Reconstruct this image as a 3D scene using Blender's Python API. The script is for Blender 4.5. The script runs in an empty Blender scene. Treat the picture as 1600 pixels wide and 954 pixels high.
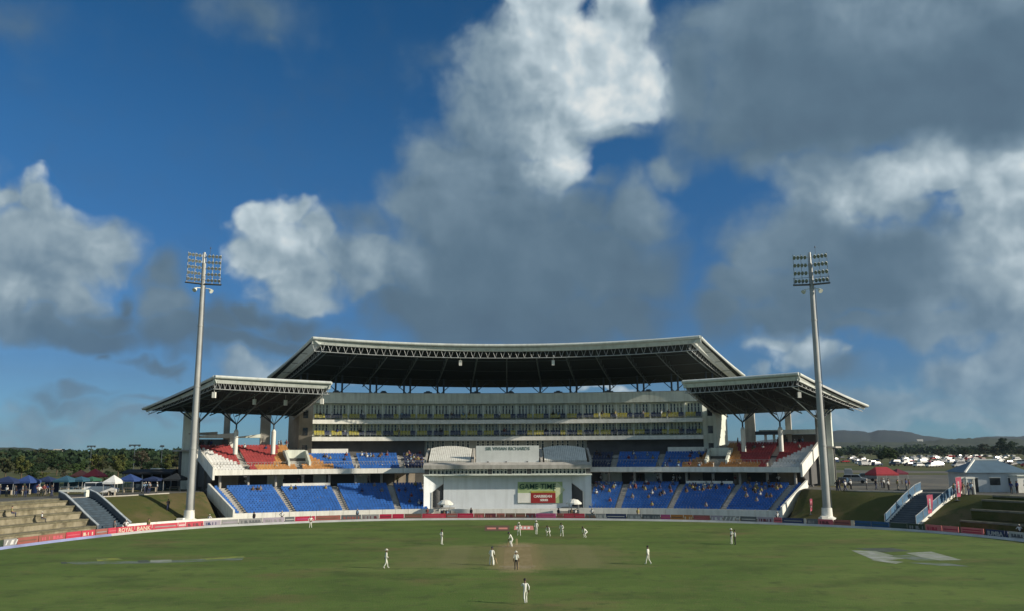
import bpy, bmesh, math, random
from mathutils import Vector, Matrix
R = math.radians
rnd = random.Random(7)
scene = bpy.context.scene
col = scene.collection

# ------------------------------------------------------------------ camera
F = 1305.0; CX, CY = 800.0, 477.0
TH = math.atan(227 / 1305.0); RO = R(.3); H = 11.3
st, ct = math.sin(TH), math.cos(TH)
cam = bpy.data.cameras.new('camera'); camo = bpy.data.objects.new('camera', cam); col.objects.link(camo)
cam.sensor_width = 36; cam.lens = F / 1600 * 36; cam.clip_start = .1; cam.clip_end = 30000
rv = Vector((1, 0, 0)); uv = Vector((0, -st, ct)); fv = Vector((0, ct, st))
rr = rv * math.cos(RO) - uv * math.sin(RO); uu = rv * math.sin(RO) + uv * math.cos(RO)
M = Matrix((rr, uu, -fv)).transposed().to_4x4(); M.translation = (0, 0, H)
camo.matrix_world = M
scene.camera = camo

def ray(u, v):
    a = u - CX; b = CY - v; c, s = math.cos(RO), math.sin(RO)
    x = (a * c + b * s) / F; y = (-a * s + b * c) / F
    return x, ct - y * st, st + y * ct
def gz(u, v, z=0.0):
    d = ray(u, v); t = (z - H) / d[2]; return Vector((d[0] * t, d[1] * t, z))
def gy(u, v, Y):
    d = ray(u, v); t = Y / d[1]; return Vector((d[0] * t, Y, H + d[2] * t))

# ------------------------------------------------------------------ sky, sun, exposure
SUN_EL, SUN_AZ = R(21.5), R(106.5)          # azimuth clockwise from +Y
SKY_STRENGTH = .06
sund = Vector((math.sin(SUN_AZ) * math.cos(SUN_EL), math.cos(SUN_AZ) * math.cos(SUN_EL), math.sin(SUN_EL)))
scene.view_settings.view_transform = 'Standard'; scene.view_settings.look = 'None'
scene.view_settings.gamma = 1; scene.view_settings.exposure = .1
sl = bpy.data.lights.new('sun', 'SUN'); slo = bpy.data.objects.new('sun', sl); col.objects.link(slo)
sl.energy = 5.0; sl.angle = R(.5); sl.color = (1, .90, .74)
slo.rotation_euler = sund.to_track_quat('Z', 'Y').to_euler()

world = bpy.data.worlds.new('World'); scene.world = world; world.use_nodes = True
nt = world.node_tree; nt.nodes.clear()
def N(t, **k):
    n = nt.nodes.new(t)
    for a, b in k.items(): setattr(n, a, b)
    return n
def setin(n, i, v):
    if isinstance(v, bpy.types.NodeSocket): nt.links.new(v, n.inputs[i])
    else: n.inputs[i].default_value = v
def mth(op, a, b=None, c=None, clamp=False):
    n = N('ShaderNodeMath', operation=op, use_clamp=clamp); setin(n, 0, a)
    if b is not None: setin(n, 1, b)
    if c is not None: setin(n, 2, c)
    return n.outputs[0]
def vm(op, a, b=None, s=None):
    n = N('ShaderNodeVectorMath', operation=op); setin(n, 0, a)
    if b is not None: setin(n, 1, b)
    if s is not None: setin(n, 3, s)
    return n.outputs['Value'] if op in ('LENGTH', 'DOT_PRODUCT') else n.outputs[0]
def noise(vec, scale, detail, rough=.55, lac=2.0, out='Fac'):
    n = N('ShaderNodeTexNoise'); setin(n, 'Vector', vec); setin(n, 'Scale', scale); setin(n, 'Detail', detail)
    setin(n, 'Roughness', rough); setin(n, 'Lacunarity', lac); return n.outputs[out]
def mrange(v, a, b, c=0., d=1., smooth=True):
    n = N('ShaderNodeMapRange', interpolation_type='SMOOTHSTEP' if smooth else 'LINEAR')
    setin(n, 0, v); setin(n, 1, a); setin(n, 2, b); setin(n, 3, c); setin(n, 4, d); return n.outputs[0]
def mixc(f, a, b):
    n = N('ShaderNodeMix', data_type='RGBA'); setin(n, 0, f); setin(n, 6, a); setin(n, 7, b); return n.outputs[2]
def sky_az_el(u, v):
    d = Vector(ray(u, v)).normalized()
    return math.atan2(d.x, d.y) * 13.05, math.asin(d.z) * 13.05
geo = N('ShaderNodeTexCoord').outputs['Generated']
sep = N('ShaderNodeSeparateXYZ'); setin(sep, 0, geo)
az = mth('MULTIPLY', mth('ARCTAN2', sep.outputs[0], sep.outputs[1]), 13.05)
el = mth('MULTIPLY', mth('ARCSINE', sep.outputs[2]), 13.05)
cmb = N('ShaderNodeCombineXYZ'); setin(cmb, 0, az); setin(cmb, 1, el); P0 = cmb.outputs[0]
D13 = vm('SCALE', geo, s=13.05)
w1 = vm('SUBTRACT', noise(D13, .9, 3, .5, out='Color'), (.5, .5, .5))
w2 = vm('SUBTRACT', noise(D13, 3.0, 3.5, .55, out='Color'), (.5, .5, .5))
PW = vm('ADD', vm('ADD', P0, vm('SCALE', w1, s=1.15)), vm('SCALE', w2, s=.20))
# (x, y, rx, ry, brightness, strength) of the cloud masses, given as directions
CL = [
 # central tower
 (862, 45, 80, 62, .90, 1.25), (915, 75, 70, 50, .74, 1.1), (968, 35, 55, 60, .86, 1.15), (1005, 40, 38, 30, .70, .9), (800, 110, 90, 80, .52, 1.15), (860, 110, 80, 60, .72, 1.1), (950, 135, 105, 68, .98, 1.25), (1005, 130, 40, 40, 1.0, 1.0), (900, 170, 90, 50, .80, 1.1),
 (770, 185, 95, 90, .42, 1.15), (835, 195, 70, 60, .62, 1.0), (880, 215, 58, 60, .82, 1.1), (868, 262, 48, 48, .88, 1.1), (720, 260, 95, 80, .36, 1.2), (800, 280, 90, 60, .46, 1.1), (660, 320, 90, 60, .36, 1.1), (612, 318, 44, 26, .40, .9),
 (760, 350, 180, 85, .29, 1.3), (905, 340, 90, 50, .28, 1.1), (990, 335, 68, 62, .33, 1.15), (1000, 310, 50, 35, .42, .9), (770, 430, 220, 90, .20, 1.4), (950, 420, 120, 90, .20, 1.25), (880, 385, 120, 60, .25, 1.2),
 (640, 480, 90, 50, .19, 1.15), (800, 505, 240, 50, .15, 1.3), (960, 500, 90, 42, .17, 1.1), (940, 455, 30, 16, .36, .5),
 # left-centre cumulus
 (425, 350, 52, 42, .80, 1.1), (455, 345, 35, 30, .84, 1.0), (430, 395, 72, 42, .70, 1.15), (500, 375, 38, 35, .66, 1.0), (470, 430, 75, 52, .62, 1.15), (490, 465, 50, 22, .48, .9), (540, 410, 62, 50, .42, 1.1), (600, 405, 65, 42, .66, 1.15), (650, 420, 50, 30, .60, 1.05), (590, 440, 75, 28, .52, 1.05), (560, 350, 60, 40, .26, .7), (590, 375, 40, 24, .42, .7),
 # left cumulus
 (5, 312, 34, 22, .66, .95), (62, 322, 52, 34, .76, 1.15), (95, 345, 60, 42, .80, 1.15), (110, 380, 90, 46, .50, 1.15), (165, 405, 50, 42, .70, 1.05), (30, 360, 60, 40, .42, 1.1), (60, 415, 120, 40, .44, 1.15), (45, 450, 70, 42, .66, 1.15), (100, 470, 60, 40, .58, 1.05), (0, 480, 70, 50, .60, 1.15),
 (60, 512, 120, 30, .26, 1.15), (165, 500, 55, 30, .15, 1.05), (150, 528, 80, 22, .12, 1.05), (-90, 400, 120, 110, .5, 1.2), (195, 480, 26, 18, .14, .85), (200, 430, 26, 16, .3, .6),
 # low dark clouds, left
 (258, 430, 34, 48, .24, .9), (262, 480, 45, 40, .34, .95), (275, 520, 62, 32, .16, 1.05), (345, 500, 70, 28, .16, .95), (400, 488, 55, 26, .14, 1.0), (350, 530, 110, 26, .13, 1.05), (455, 505, 50, 26, .15, .9), (440, 530, 70, 20, .17, .9), (398, 568, 58, 26, .60, .95), (375, 575, 40, 18, .42, .8), (425, 505, 16, 14, .5, .5), (510, 525, 50, 20, .2, .7),
 # big dark mass, upper right
 (1080, 130, 75, 130, .28, .95), (1140, 200, 80, 70, .24, .95), (1200, 60, 130, 110, .27, 1.25), (1260, 130, 200, 110, .20, 1.35), (1450, 90, 230, 120, .22, 1.4), (1500, 150, 180, 80, .17, 1.3), (1650, 120, 220, 150, .22, 1.3), (1330, 10, 140, 50, .50, 1.15), (1500, 0, 230, 50, .60, 1.2), (1380, 60, 120, 40, .36, 1.0),
 (1330, 195, 210, 50, .15, 1.25), (1540, 205, 120, 42, .13, 1.15), (1120, 20, 110, 50, .36, .9), (1200, 245, 70, 50, .28, 1.0),
 # right middle
 (1465, 240, 70, 34, 1.0, 1.2), (1495, 262, 90, 36, .95, 1.2), (1590, 245, 70, 38, 1.05, 1.2), (1565, 295, 90, 50, .95, 1.2), (1390, 275, 90, 50, .66, 1.15), (1300, 270, 90, 50, .40, 1.1), (1270, 310, 80, 50, .46, 1.1), (1350, 315, 70, 40, .85, 1.1), (1340, 350, 60, 26, .60, .8), (1420, 320, 60, 30, .34, .9), (1250, 380, 120, 62, .30, 1.2), (1190, 395, 60, 45, .38, 1.0), (1270, 345, 40, 24, .5, .7), (1420, 390, 130, 62, .22, 1.3),
 (1590, 355, 80, 80, .85, 1.25), (1520, 390, 60, 44, .50, 1.1), (1340, 450, 200, 62, .24, 1.3), (1170, 450, 80, 52, .26, 1.1), (1110, 490, 60, 36, .22, 1.05), (1560, 460, 120, 62, .58, 1.2), (1500, 430, 70, 24, .6, .9), (1470, 505, 170, 32, .38, 1.15), (1700, 350, 160, 200, .6, 1.2), (1540, 600, 130, 50, .62, .95), (1440, 640, 140, 26, .6, .8), (1230, 500, 130, 32, .20, 1.1), (1330, 515, 120, 22, .22, 1.0),
 (1240, 550, 46, 26, .72, 1.0), (1205, 534, 34, 16, .62, .8), (1275, 560, 40, 22, .60, .9), (1310, 585, 60, 26, .26, .85), (1325, 560, 16, 12, .7, .6), (1540, 560, 38, 28, .66, 1.05), (1490, 575, 50, 34, .36, .9), (1390, 622, 90, 18, .40, .85), (1400, 608, 40, 14, .5, .7), (1590, 555, 70, 50, .44, 1.0), (1560, 625, 100, 30, .40, .85), (1182, 575, 16, 13, .6, .75), (1470, 655, 90, 16, .42, .65), (1560, 590, 80, 26, .36, .9),
 (1050, 262, 44, 26, .36, .85), (960, 205, 60, 26, .30, .75), (930, 290, 40, 22, .30, .6), (1080, 420, 50, 16, .3, .35),
 # wisps
 (400, 30, 100, 52, 0.26, 0.6), (430, 75, 50, 30, 0.22, 0.5), (40, 40, 80, 50, 0.2, 0.45), (700, 90, 60, 30, 0.24, 0.4), (40, 648, 29.9, 23.4, 0.5, 1.1), (60, 665, 57.5, 13, 0.4, 0.897), (110, 632, 69, 14.3, 0.26, 0.966), (65, 618, 34.5, 15.6, 0.26, 0.897), (128, 612, 46, 10.4, 0.24, 0.828), (175, 660, 92, 14.3, 0.36, 0.828), (150, 645, 34.5, 15.6, 0.46, 0.828), (60, 674, 138, 11.7, 0.4, 0.759), (240, 565, 46, 9.1, 0.18, 0.897), (265, 572, 25.3, 9.1, 0.16, 0.828), (170, 552, 11.5, 13, 0.14, 0.759),
 (20, 690, 160, 16, .5, .7), (300, 640, 90, 14, .4, .7), (220, 625, 60, 10, .3, .7), (1230, 640, 110, 16, .5, .75), (1350, 660, 120, 14, .55, .8), (1560, 655, 120, 20, .6, .95), (1230, 610, 60, 12, .5, .7), (940, 606, 60, 10, .8, .8), (600, 606, 60, 8, .6, .7),
]
dsum = wsum = bsum = None
for (x, y, rx, ry, b, s_) in CL:
    a0, e0 = sky_az_el(x, y)
    mp = N('ShaderNodeMapping', vector_type='TEXTURE'); setin(mp, 0, PW)
    mp.inputs['Location'].default_value = (a0, e0, 0); mp.inputs['Scale'].default_value = (rx * 1.36 / 100, ry * 1.36 / 100, 1)
    g = N('ShaderNodeTexGradient', gradient_type='SPHERICAL'); setin(g, 0, mp.outputs[0]); v = mth('MULTIPLY', g.outputs['Fac'], s_)
    w = mth('POWER', v, 1.7)
    dsum = v if dsum is None else mth('SMOOTH_MAX', dsum, v, .12)
    bsum = mth('MULTIPLY', w, b) if bsum is None else mth('MULTIPLY_ADD', w, b, bsum)
    wsum = w if wsum is None else mth('ADD', wsum, w)
bri = mth('DIVIDE', bsum, mth('ADD', wsum, .0005))
# unseen cloud outside the view, made brighter to lift the shaded walls
azo = mrange(mth('ABSOLUTE', az), 8.6, 11.0); elo = mrange(el, 8.2, 10.0)
outm = mth('MULTIPLY', mth('MAXIMUM', azo, elo), mrange(el, -.5, .6))
no = noise(D13, .22, 3, .5)
dout = mth('MULTIPLY', mrange(no, .40, .56), mth('MULTIPLY', outm, .9))
dens = mth('MAXIMUM', dsum, dout)
bri = mth('ADD', mth('MULTIPLY', bri, mth('SUBTRACT', 1., mth('MULTIPLY', outm, .6))), mth('MULTIPLY', outm, .66))
fb = noise(D13, 1.5, 6.5, .55); fb2 = noise(vm('ADD', D13, (.30, -.02, .2)), 1.5, 3, .5); fb3 = noise(D13, 1.5, 3, .5)
DW = vm('ADD', P0, vm('SCALE', w1, s=.8))
def puff(vec):
    n = N('ShaderNodeTexVoronoi', feature='F1', voronoi_dimensions='2D'); setin(n, 'Vector', vec); setin(n, 'Scale', 1.5); setin(n, 'Detail', 2); setin(n, 'Roughness', .5); setin(n, 'Lacunarity', 2.3); n.normalize = False
    return n.outputs['Distance']
pf = puff(DW); pf2 = puff(vm('ADD', DW, (.10, .10, 0)))
soft = mrange(bri, .25, .9, .46, .21, False)
dd = mth('ADD', dens, mth('MULTIPLY', mth('SUBTRACT', fb, .5), .34))
dd = mth('ADD', dd, mth('MULTIPLY', mth('SUBTRACT', .62, pf), mrange(bri, .2, .7, .10, .26, False)))
al = mrange(dd, mth('SUBTRACT', .30, mth('MULTIPLY', soft, .6)), mth('ADD', .30, soft))
relief = mth('ADD', mth('MULTIPLY', mth('SUBTRACT', fb3, fb2), .62), mth('MULTIPLY', mth('SUBTRACT', pf2, pf), .15))
relief = mth('ADD', relief, mth('MULTIPLY', mth('SUBTRACT', fb, fb3), .22))
lo = noise(D13, .75, 2, .5)
bb = mth('ADD', mth('MULTIPLY', bri, .93), mth('MULTIPLY', relief, mrange(bri, .15, .7, .14, 1.0)))
bb = mth('ADD', bb, mth('MULTIPLY', mth('SUBTRACT', lo, .5), mrange(bri, .2, .7, .14, .26, False)))
rp = N('ShaderNodeValToRGB'); setin(rp, 0, bb)
cr = rp.color_ramp; cr.elements[0].position = 0.0; cr.elements[0].color = (.062, .105, .160, 1); cr.elements[1].position = 1.0; cr.elements[1].color = (.70, .735, .73, 1)
for p_, c_ in ((.2, (.098, .162, .225, 1)), (.38, (.158, .235, .305, 1)), (.6, (.28, .365, .425, 1)), (.82, (.47, .56, .61, 1))):
    e_ = cr.elements.new(p_); e_.color = c_
CLOUDGAIN = 1.0
cc = vm('SCALE', rp.outputs[0], s=CLOUDGAIN / SKY_STRENGTH)
sky = N('ShaderNodeTexSky', sky_type='NISHITA'); sky.sun_disc = False; sky.sun_elevation = SUN_EL; sky.sun_rotation = SUN_AZ
sky.air_density = 1.0; sky.dust_density = .25; sky.ozone_density = 2.0
hz = mrange(el, 0., 2.2, .38, 0.)     # low cloud bases lose contrast near the horizon
tr = N('ShaderNodeValToRGB'); setin(tr, 0, mth('MULTIPLY', el, .1)); t_r = tr.color_ramp       # the polarised blue of the photograph
t_r.elements[0].position = 0; t_r.elements[0].color = (.262, .60, 1.12, 1); t_r.elements[1].position = 1; t_r.elements[1].color = (.16, .55, .86, 1)
for p_, c_ in ((.024, (.262, .57, 1.06)), (.11, (.28, .48, .80)), (.25, (.26, .54, .86)), (.44, (.232, .592, .90)), (.65, (.165, .555, .85))): t_r.elements.new(p_).color = (*c_, 1)
sdot = vm('DOT_PRODUCT', geo, tuple(sund))     # the polarised darkening is strongest at right angles to the sun
pol = mrange(mth('MAXIMUM', sdot, mth('MULTIPLY', mth('SUBTRACT', 0., sdot), .88)), .68, .92)
skyc = vm('MULTIPLY', sky.outputs[0], mixc(pol, vm('SCALE', tr.outputs[0], s=1.42), (.80, .92, 1.05, 1)))
fin = mixc(mth('MULTIPLY', al, mth('SUBTRACT', 1., hz)), skyc, cc)
bg = N('ShaderNodeBackground'); setin(bg, 0, fin); setin(bg, 1, SKY_STRENGTH)
ow = N('ShaderNodeOutputWorld'); nt.links.new(bg.outputs[0], ow.inputs[0])
world.cycles.sampling_method = 'MANUAL'; world.cycles.sample_map_resolution = 512

# ------------------------------------------------------------------ materials
def mat(name, c, rough=.8, var=.12, scale=3.0, bump=0.0, metal=0.0, dirt=0.0, spec=.5, c2=None, c2scale=.3, detail=5):
    m = bpy.data.materials.new(name); m.use_nodes = True; t = m.node_tree
    b = t.nodes['Principled BSDF']; b.inputs['Roughness'].default_value = rough; b.inputs['Metallic'].default_value = metal
    b.inputs['Specular IOR Level'].default_value = spec
    tc = t.nodes.new('ShaderNodeTexCoord')
    def nz(s, d=detail):
        n = t.nodes.new('ShaderNodeTexNoise'); t.links.new(tc.outputs['Object'], n.inputs['Vector']); n.inputs['Scale'].default_value = s; n.inputs['Detail'].default_value = d; return n.outputs['Fac']
    def mx(f, a, bb, mode='MIX'):
        n = t.nodes.new('ShaderNodeMix'); n.data_type = 'RGBA'; n.blend_type = mode
        for i, v in ((0, f), (6, a), (7, bb)):
            if isinstance(v, bpy.types.NodeSocket): t.links.new(v, n.inputs[i])
            else: n.inputs[i].default_value = v
        return n.outputs[2]
    def mr(v, a, bb, c_, d_):
        n = t.nodes.new('ShaderNodeMapRange'); t.links.new(v, n.inputs[0])
        for i, x in ((1, a), (2, bb), (3, c_), (4, d_)): n.inputs[i].default_value = x
        return n.outputs[0]
    cc = (*c, 1)
    base = mx(mr(nz(scale), .3, .7, 0, 1), tuple(x * (1 - var) for x in c) + (1,), tuple(min(1, x * (1 + var)) for x in c) + (1,))
    if c2 is not None: base = mx(mr(nz(c2scale), .42, .6, 0, 1), base, (*c2, 1))
    if dirt:
        mp = t.nodes.new('ShaderNodeMapping'); t.links.new(tc.outputs['Object'], mp.inputs[0]); mp.inputs['Scale'].default_value = (1.6, 1.6, .12)
        n = t.nodes.new('ShaderNodeTexNoise'); t.links.new(mp.outputs[0], n.inputs['Vector']); n.inputs['Scale'].default_value = 1.0; n.inputs['Detail'].default_value = 6
        base = mx(mr(n.outputs['Fac'], .45, .75, 0, dirt), base, (c[0] * .35, c[1] * .33, c[2] * .28, 1))
    t.links.new(base, b.inputs['Base Color'])
    if bump:
        bn = t.nodes.new('ShaderNodeBump'); bn.inputs['Strength'].default_value = bump; t.links.new(nz(scale * 4), bn.inputs['Height']); t.links.new(bn.outputs[0], b.inputs['Normal'])
    return m
m_white = mat('white_paint', (.80, .79, .72), .6, .05, 1.2, dirt=.3)
m_wall = mat('pale_render', (.71, .745, .66), .8, .07, .8, dirt=.4)
m_screen = mat('screen_white', (.74, .78, .80), .75, .05, .5, dirt=.18)
m_conc = mat('concrete', (.42, .40, .36), .9, .15, .7, .2, dirt=.4)
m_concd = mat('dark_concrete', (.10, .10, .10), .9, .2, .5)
m_tan = mat('tan_render', (.34, .30, .24), .85, .1, .8, dirt=.3)
m_steel = mat('galvanised_steel', (.42, .44, .44), .45, .12, 1.5, metal=.3, dirt=.3)
m_fascia = mat('pale_fascia_metal', (.66, .69, .65), .4, .06, .6, metal=.05, dirt=.3)
m_dsteel = mat('dark_steel', (.05, .07, .09), .5, .15, 2)
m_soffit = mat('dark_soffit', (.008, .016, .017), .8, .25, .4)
m_rib = mat('rib_steel', (.09, .12, .12), .6, .15, 1)
m_roof = mat('roof_sheet', (.45, .47, .47), .5, .1, .6, metal=.2)
m_glass = mat('dark_glass', (.018, .024, .028), .15, .3, .8, spec=.6)
m_blue = mat('blue_seat', (.026, .128, .43), .5, .25, .9)
m_red = mat('red_seat', (.34, .045, .045), .5, .2, .9)
m_orange = mat('orange_seat', (.50, .24, .075), .5, .2, .9)
m_yellow = mat('yellow_seat', (.42, .37, .05), .5, .2, .9)
m_wseat = mat('white_seat', (.70, .70, .68), .5, .08, .9)
m_navyseat = mat('navy_seat', (.02, .03, .08), .5, .2, .9)
m_black = mat('black_fabric', (.015, .016, .02), .8, .3, 1.5)
SKIN = mat('brown_skin', (.11, .055, .032), .6, .1, 8)
m_trunk = mat('bark', (.10, .07, .045), .95, .3, 4, .4)

# ------------------------------------------------------------------ mesh building
class MB:
    def __init__(s): s.v = []; s.f = []; s.m = []; s.sm = []
    def add(s, vs, fs, mi=0, smooth=False):
        o = len(s.v); s.v.extend([tuple(v) for v in vs])
        for f in fs: s.f.append(tuple(o + i for i in f)); s.m.append(mi); s.sm.append(smooth)
    def box(s, c, d, rz=0.0, mi=0, M=None):
        x, y, z = d[0] / 2, d[1] / 2, d[2] / 2; cs, sn = math.cos(rz), math.sin(rz); vs = []
        for dz in (-z, z):
            for dx, dy in ((-x, -y), (x, -y), (x, y), (-x, y)):
                p = Vector((c[0] + dx * cs - dy * sn, c[1] + dx * sn + dy * cs, c[2] + dz)); vs.append(M @ p if M else p)
        s.add(vs, [(3, 2, 1, 0), (4, 5, 6, 7), (0, 1, 5, 4), (1, 2, 6, 5), (2, 3, 7, 6), (3, 0, 4, 7)], mi)
    def bar(s, a, b, w, h=None, mi=0, up=(0, 0, 1)):
        a, b = Vector(a), Vector(b); h = h or w; d = (b - a).normalized(); u = Vector(up)
        if abs(d.dot(u)) > .98: u = Vector((1, 0, 0))
        x = d.cross(u).normalized() * w / 2; y = x.cross(d).normalized() * h / 2
        vs = [a - x - y, a + x - y, a + x + y, a - x + y, b - x - y, b + x - y, b + x + y, b - x + y]
        s.add(vs, [(0, 3, 2, 1), (4, 5, 6, 7), (0, 1, 5, 4), (1, 2, 6, 5), (2, 3, 7, 6), (3, 0, 4, 7)][0:6], mi)
    def tube(s, a, b, r0, r1=None, n=8, mi=0, caps=True):
        a, b = Vector(a), Vector(b); r1 = r0 if r1 is None else r1; d = (b - a).normalized()
        u = Vector((0, 0, 1)) if abs(d.z) < .9 else Vector((1, 0, 0)); x = d.cross(u).normalized(); y = x.cross(d)
        vs = []
        for p, r in ((a, r0), (b, r1)):
            for k in range(n): t = 2 * math.pi * k / n; vs.append(p + (x * math.cos(t) + y * math.sin(t)) * r)
        s.add(vs, [(k, (k + 1) % n, n + (k + 1) % n, n + k)[::-1] for k in range(n)], mi, True)
        if caps: s.add(vs, [tuple(range(n)), tuple(range(2 * n - 1, n - 1, -1))], mi)
    def poly(s, pts, mi=0): s.add(pts, [tuple(range(len(pts)))], mi)
    def prism(s, pts, ext, mi=0):          # closed polygon swept along a vector
        n = len(pts); e = Vector(ext); a = [Vector(p) for p in pts]; vs = a + [p + e for p in a]
        s.add(vs, [tuple(range(n))[::-1], tuple(range(n, 2 * n))] + [(k, (k + 1) % n, n + (k + 1) % n, n + k) for k in range(n)], mi)
    def sweep(s, prof, fn, params, mi=0, caps=True, smooth=False, closed=True):
        n = len(prof); vs = [fn(t, *p) for t in params for p in prof]; fs = []
        for i in range(len(params) - 1):
            for k in range(n if closed else n - 1):
                a = i * n + k; b = i * n + (k + 1) % n; fs.append((a, b, b + n, a + n))
        s.add(vs, fs, mi, smooth)
        if caps and closed:
            m = (len(params) - 1) * n; s.add(vs, [tuple(range(n))[::-1], tuple(range(m, m + n))], mi)
    def build(s, name, mats, parent=None, fix=True):
        me = bpy.data.meshes.new(name); me.from_pydata(s.v, [], s.f)
        if not isinstance(mats, (list, tuple)): mats = [mats]
        for m in mats: me.materials.append(m)
        me.polygons.foreach_set('material_index', s.m); me.polygons.foreach_set('use_smooth', s.sm)
        if fix and len(s.f) < 60000:
            bm = bmesh.new(); bm.from_mesh(me); bmesh.ops.recalc_face_normals(bm, faces=bm.faces); bm.to_mesh(me); bm.free()
        me.update(); return link(name, me, parent)
def link(name, me, parent=None):
    o = bpy.data.objects.new(name, me); col.objects.link(o)
    if parent is not None: o.parent = parent
    return o
def tag(o, label=None, cat=None, group=None, kind=None):
    for k, v in (('label', label), ('category', cat), ('group', group), ('kind', kind)):
        if v: o[k] = v
    return o
def empty(name, loc=(0, 0, 0), rz=0.0):
    o = bpy.data.objects.new(name, None); col.objects.link(o); o.location = loc; o.rotation_euler = (0, 0, rz); o.empty_display_size = .3; return o
def copy_tree(o, parent=None):
    c = o.copy(); col.objects.link(c); c.parent = parent
    for ch in [x for x in bpy.data.objects if x.parent == o]: copy_tree(ch, c)
    return c
_fonts = {}
def text_mesh(body, size, extrude, m, bold=.0):
    cu = bpy.data.curves.new('lettering', 'FONT'); cu.body = body; cu.size = size; cu.extrude = extrude; cu.offset = bold
    cu.align_x = 'CENTER'; cu.align_y = 'CENTER'; cu.resolution_u = 2
    o = bpy.data.objects.new('lettering', cu); col.objects.link(o)
    me = bpy.data.meshes.new_from_object(o.evaluated_get(bpy.context.evaluated_depsgraph_get()))
    bpy.data.objects.remove(o); bpy.data.curves.remove(cu); me.materials.clear(); me.materials.append(m); return me

# ------------------------------------------------------------------ polar frame of the stand
X0, Y0 = -.5, 45.0
def fk(r): return 1 + .0045 * (min(r, 118) - 106) + .0018 * max(0, r - 118)
def S(p, r, z, warp=True):
    a = R((p * fk(r) if warp else p) - .2); return Vector((X0 + r * math.sin(a), Y0 + r * math.cos(a), z))
def Sn(p, r, z): return S(p, r, z, False)
def span(a, b, step=.8):
    n = max(1, int(abs(b - a) / step + .5)); return [a + (b - a) * i / n for i in range(n + 1)]

# ------------------------------------------------------------------ the ground
ZC = 4.6
bpx = [(0, 856), (100, 843), (200, 832), (300, 824), (370, 820), (500, 814), (620, 811), (800, 810), (930, 811), (1000, 812), (1120, 814), (1250, 819), (1400, 826), (1500, 834), (1600, 843)]
raw = [Vector((-50, 8, 0)), Vector((-62, 35, 0)), Vector((-67, 65, 0)), Vector((-66.5, 88, 0))] + [gz(u, v) for u, v in bpx] + [Vector((67.5, 88, 0)), Vector((68, 65, 0)), Vector((62, 35, 0)), Vector((50, 8, 0))]
# gentle smoothing, then Catmull-Rom
for _ in range(1):
    raw = [raw[0]] + [(raw[i - 1] + raw[i] * 4 + raw[i + 1]) / 6 for i in range(1, len(raw) - 1)] + [raw[-1]]
B = []
for i in range(len(raw) - 1):
    p0 = raw[max(0, i - 1)]; p1 = raw[i]; p2 = raw[i + 1]; p3 = raw[min(len(raw) - 1, i + 2)]
    for k in range(8):
        t = k / 8; B.append(.5 * ((2 * p1) + (p2 - p0) * t + (2 * p0 - 5 * p1 + 4 * p2 - p3) * t * t + (3 * p1 - p0 - 3 * p2 + p3) * t ** 3))
B.append(raw[-1])
nb = len(B)
def bn(i):
    d = (B[min(nb - 1, i + 1)] - B[max(0, i - 1)]).normalized(); return Vector((-d.y, d.x, 0))
def extra(i):                           # the bank is cut away where the stand is built
    p = B[i]; a = math.degrees(math.atan2(p.x + .5, p.y - 45)); r = math.hypot(p.x + .5, p.y - 45)
    if p.y < 60: return 0
    return max(0, 122 - r) if abs(a + .2) < 25.3 else 4.2 * max(0, 1 - (abs(a + .2) - 25.3) / 6.0)
def off(i, d, z):
    if d > 2: d += extra(i)
    p = B[i] + bn(i) * d; return Vector((p.x, p.y, z))
def bidx(px, v=820):                    # index of the boundary vertex nearest a viewing direction
    d = ray(px, v); a = d[0] / d[1]; best = min((abs(p.x / p.y - a) if p.y > 60 else 9, i) for i, p in enumerate(B)); return best[1]
def bpos(px):                           # exact point on the boundary in that direction
    lo, hi = 0, 0
    dx = ray(px, 820); a = dx[0] / dx[1]
    for i in range(nb - 1):
        if B[i].y < 60 or B[i + 1].y < 60: continue
        f0 = B[i].x - a * B[i].y; f1 = B[i + 1].x - a * B[i + 1].y
        if f0 <= 0 < f1: t = f0 / (f0 - f1); return B[i].lerp(B[i + 1], t), bn(i)
    return (B[20], bn(20))

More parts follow.
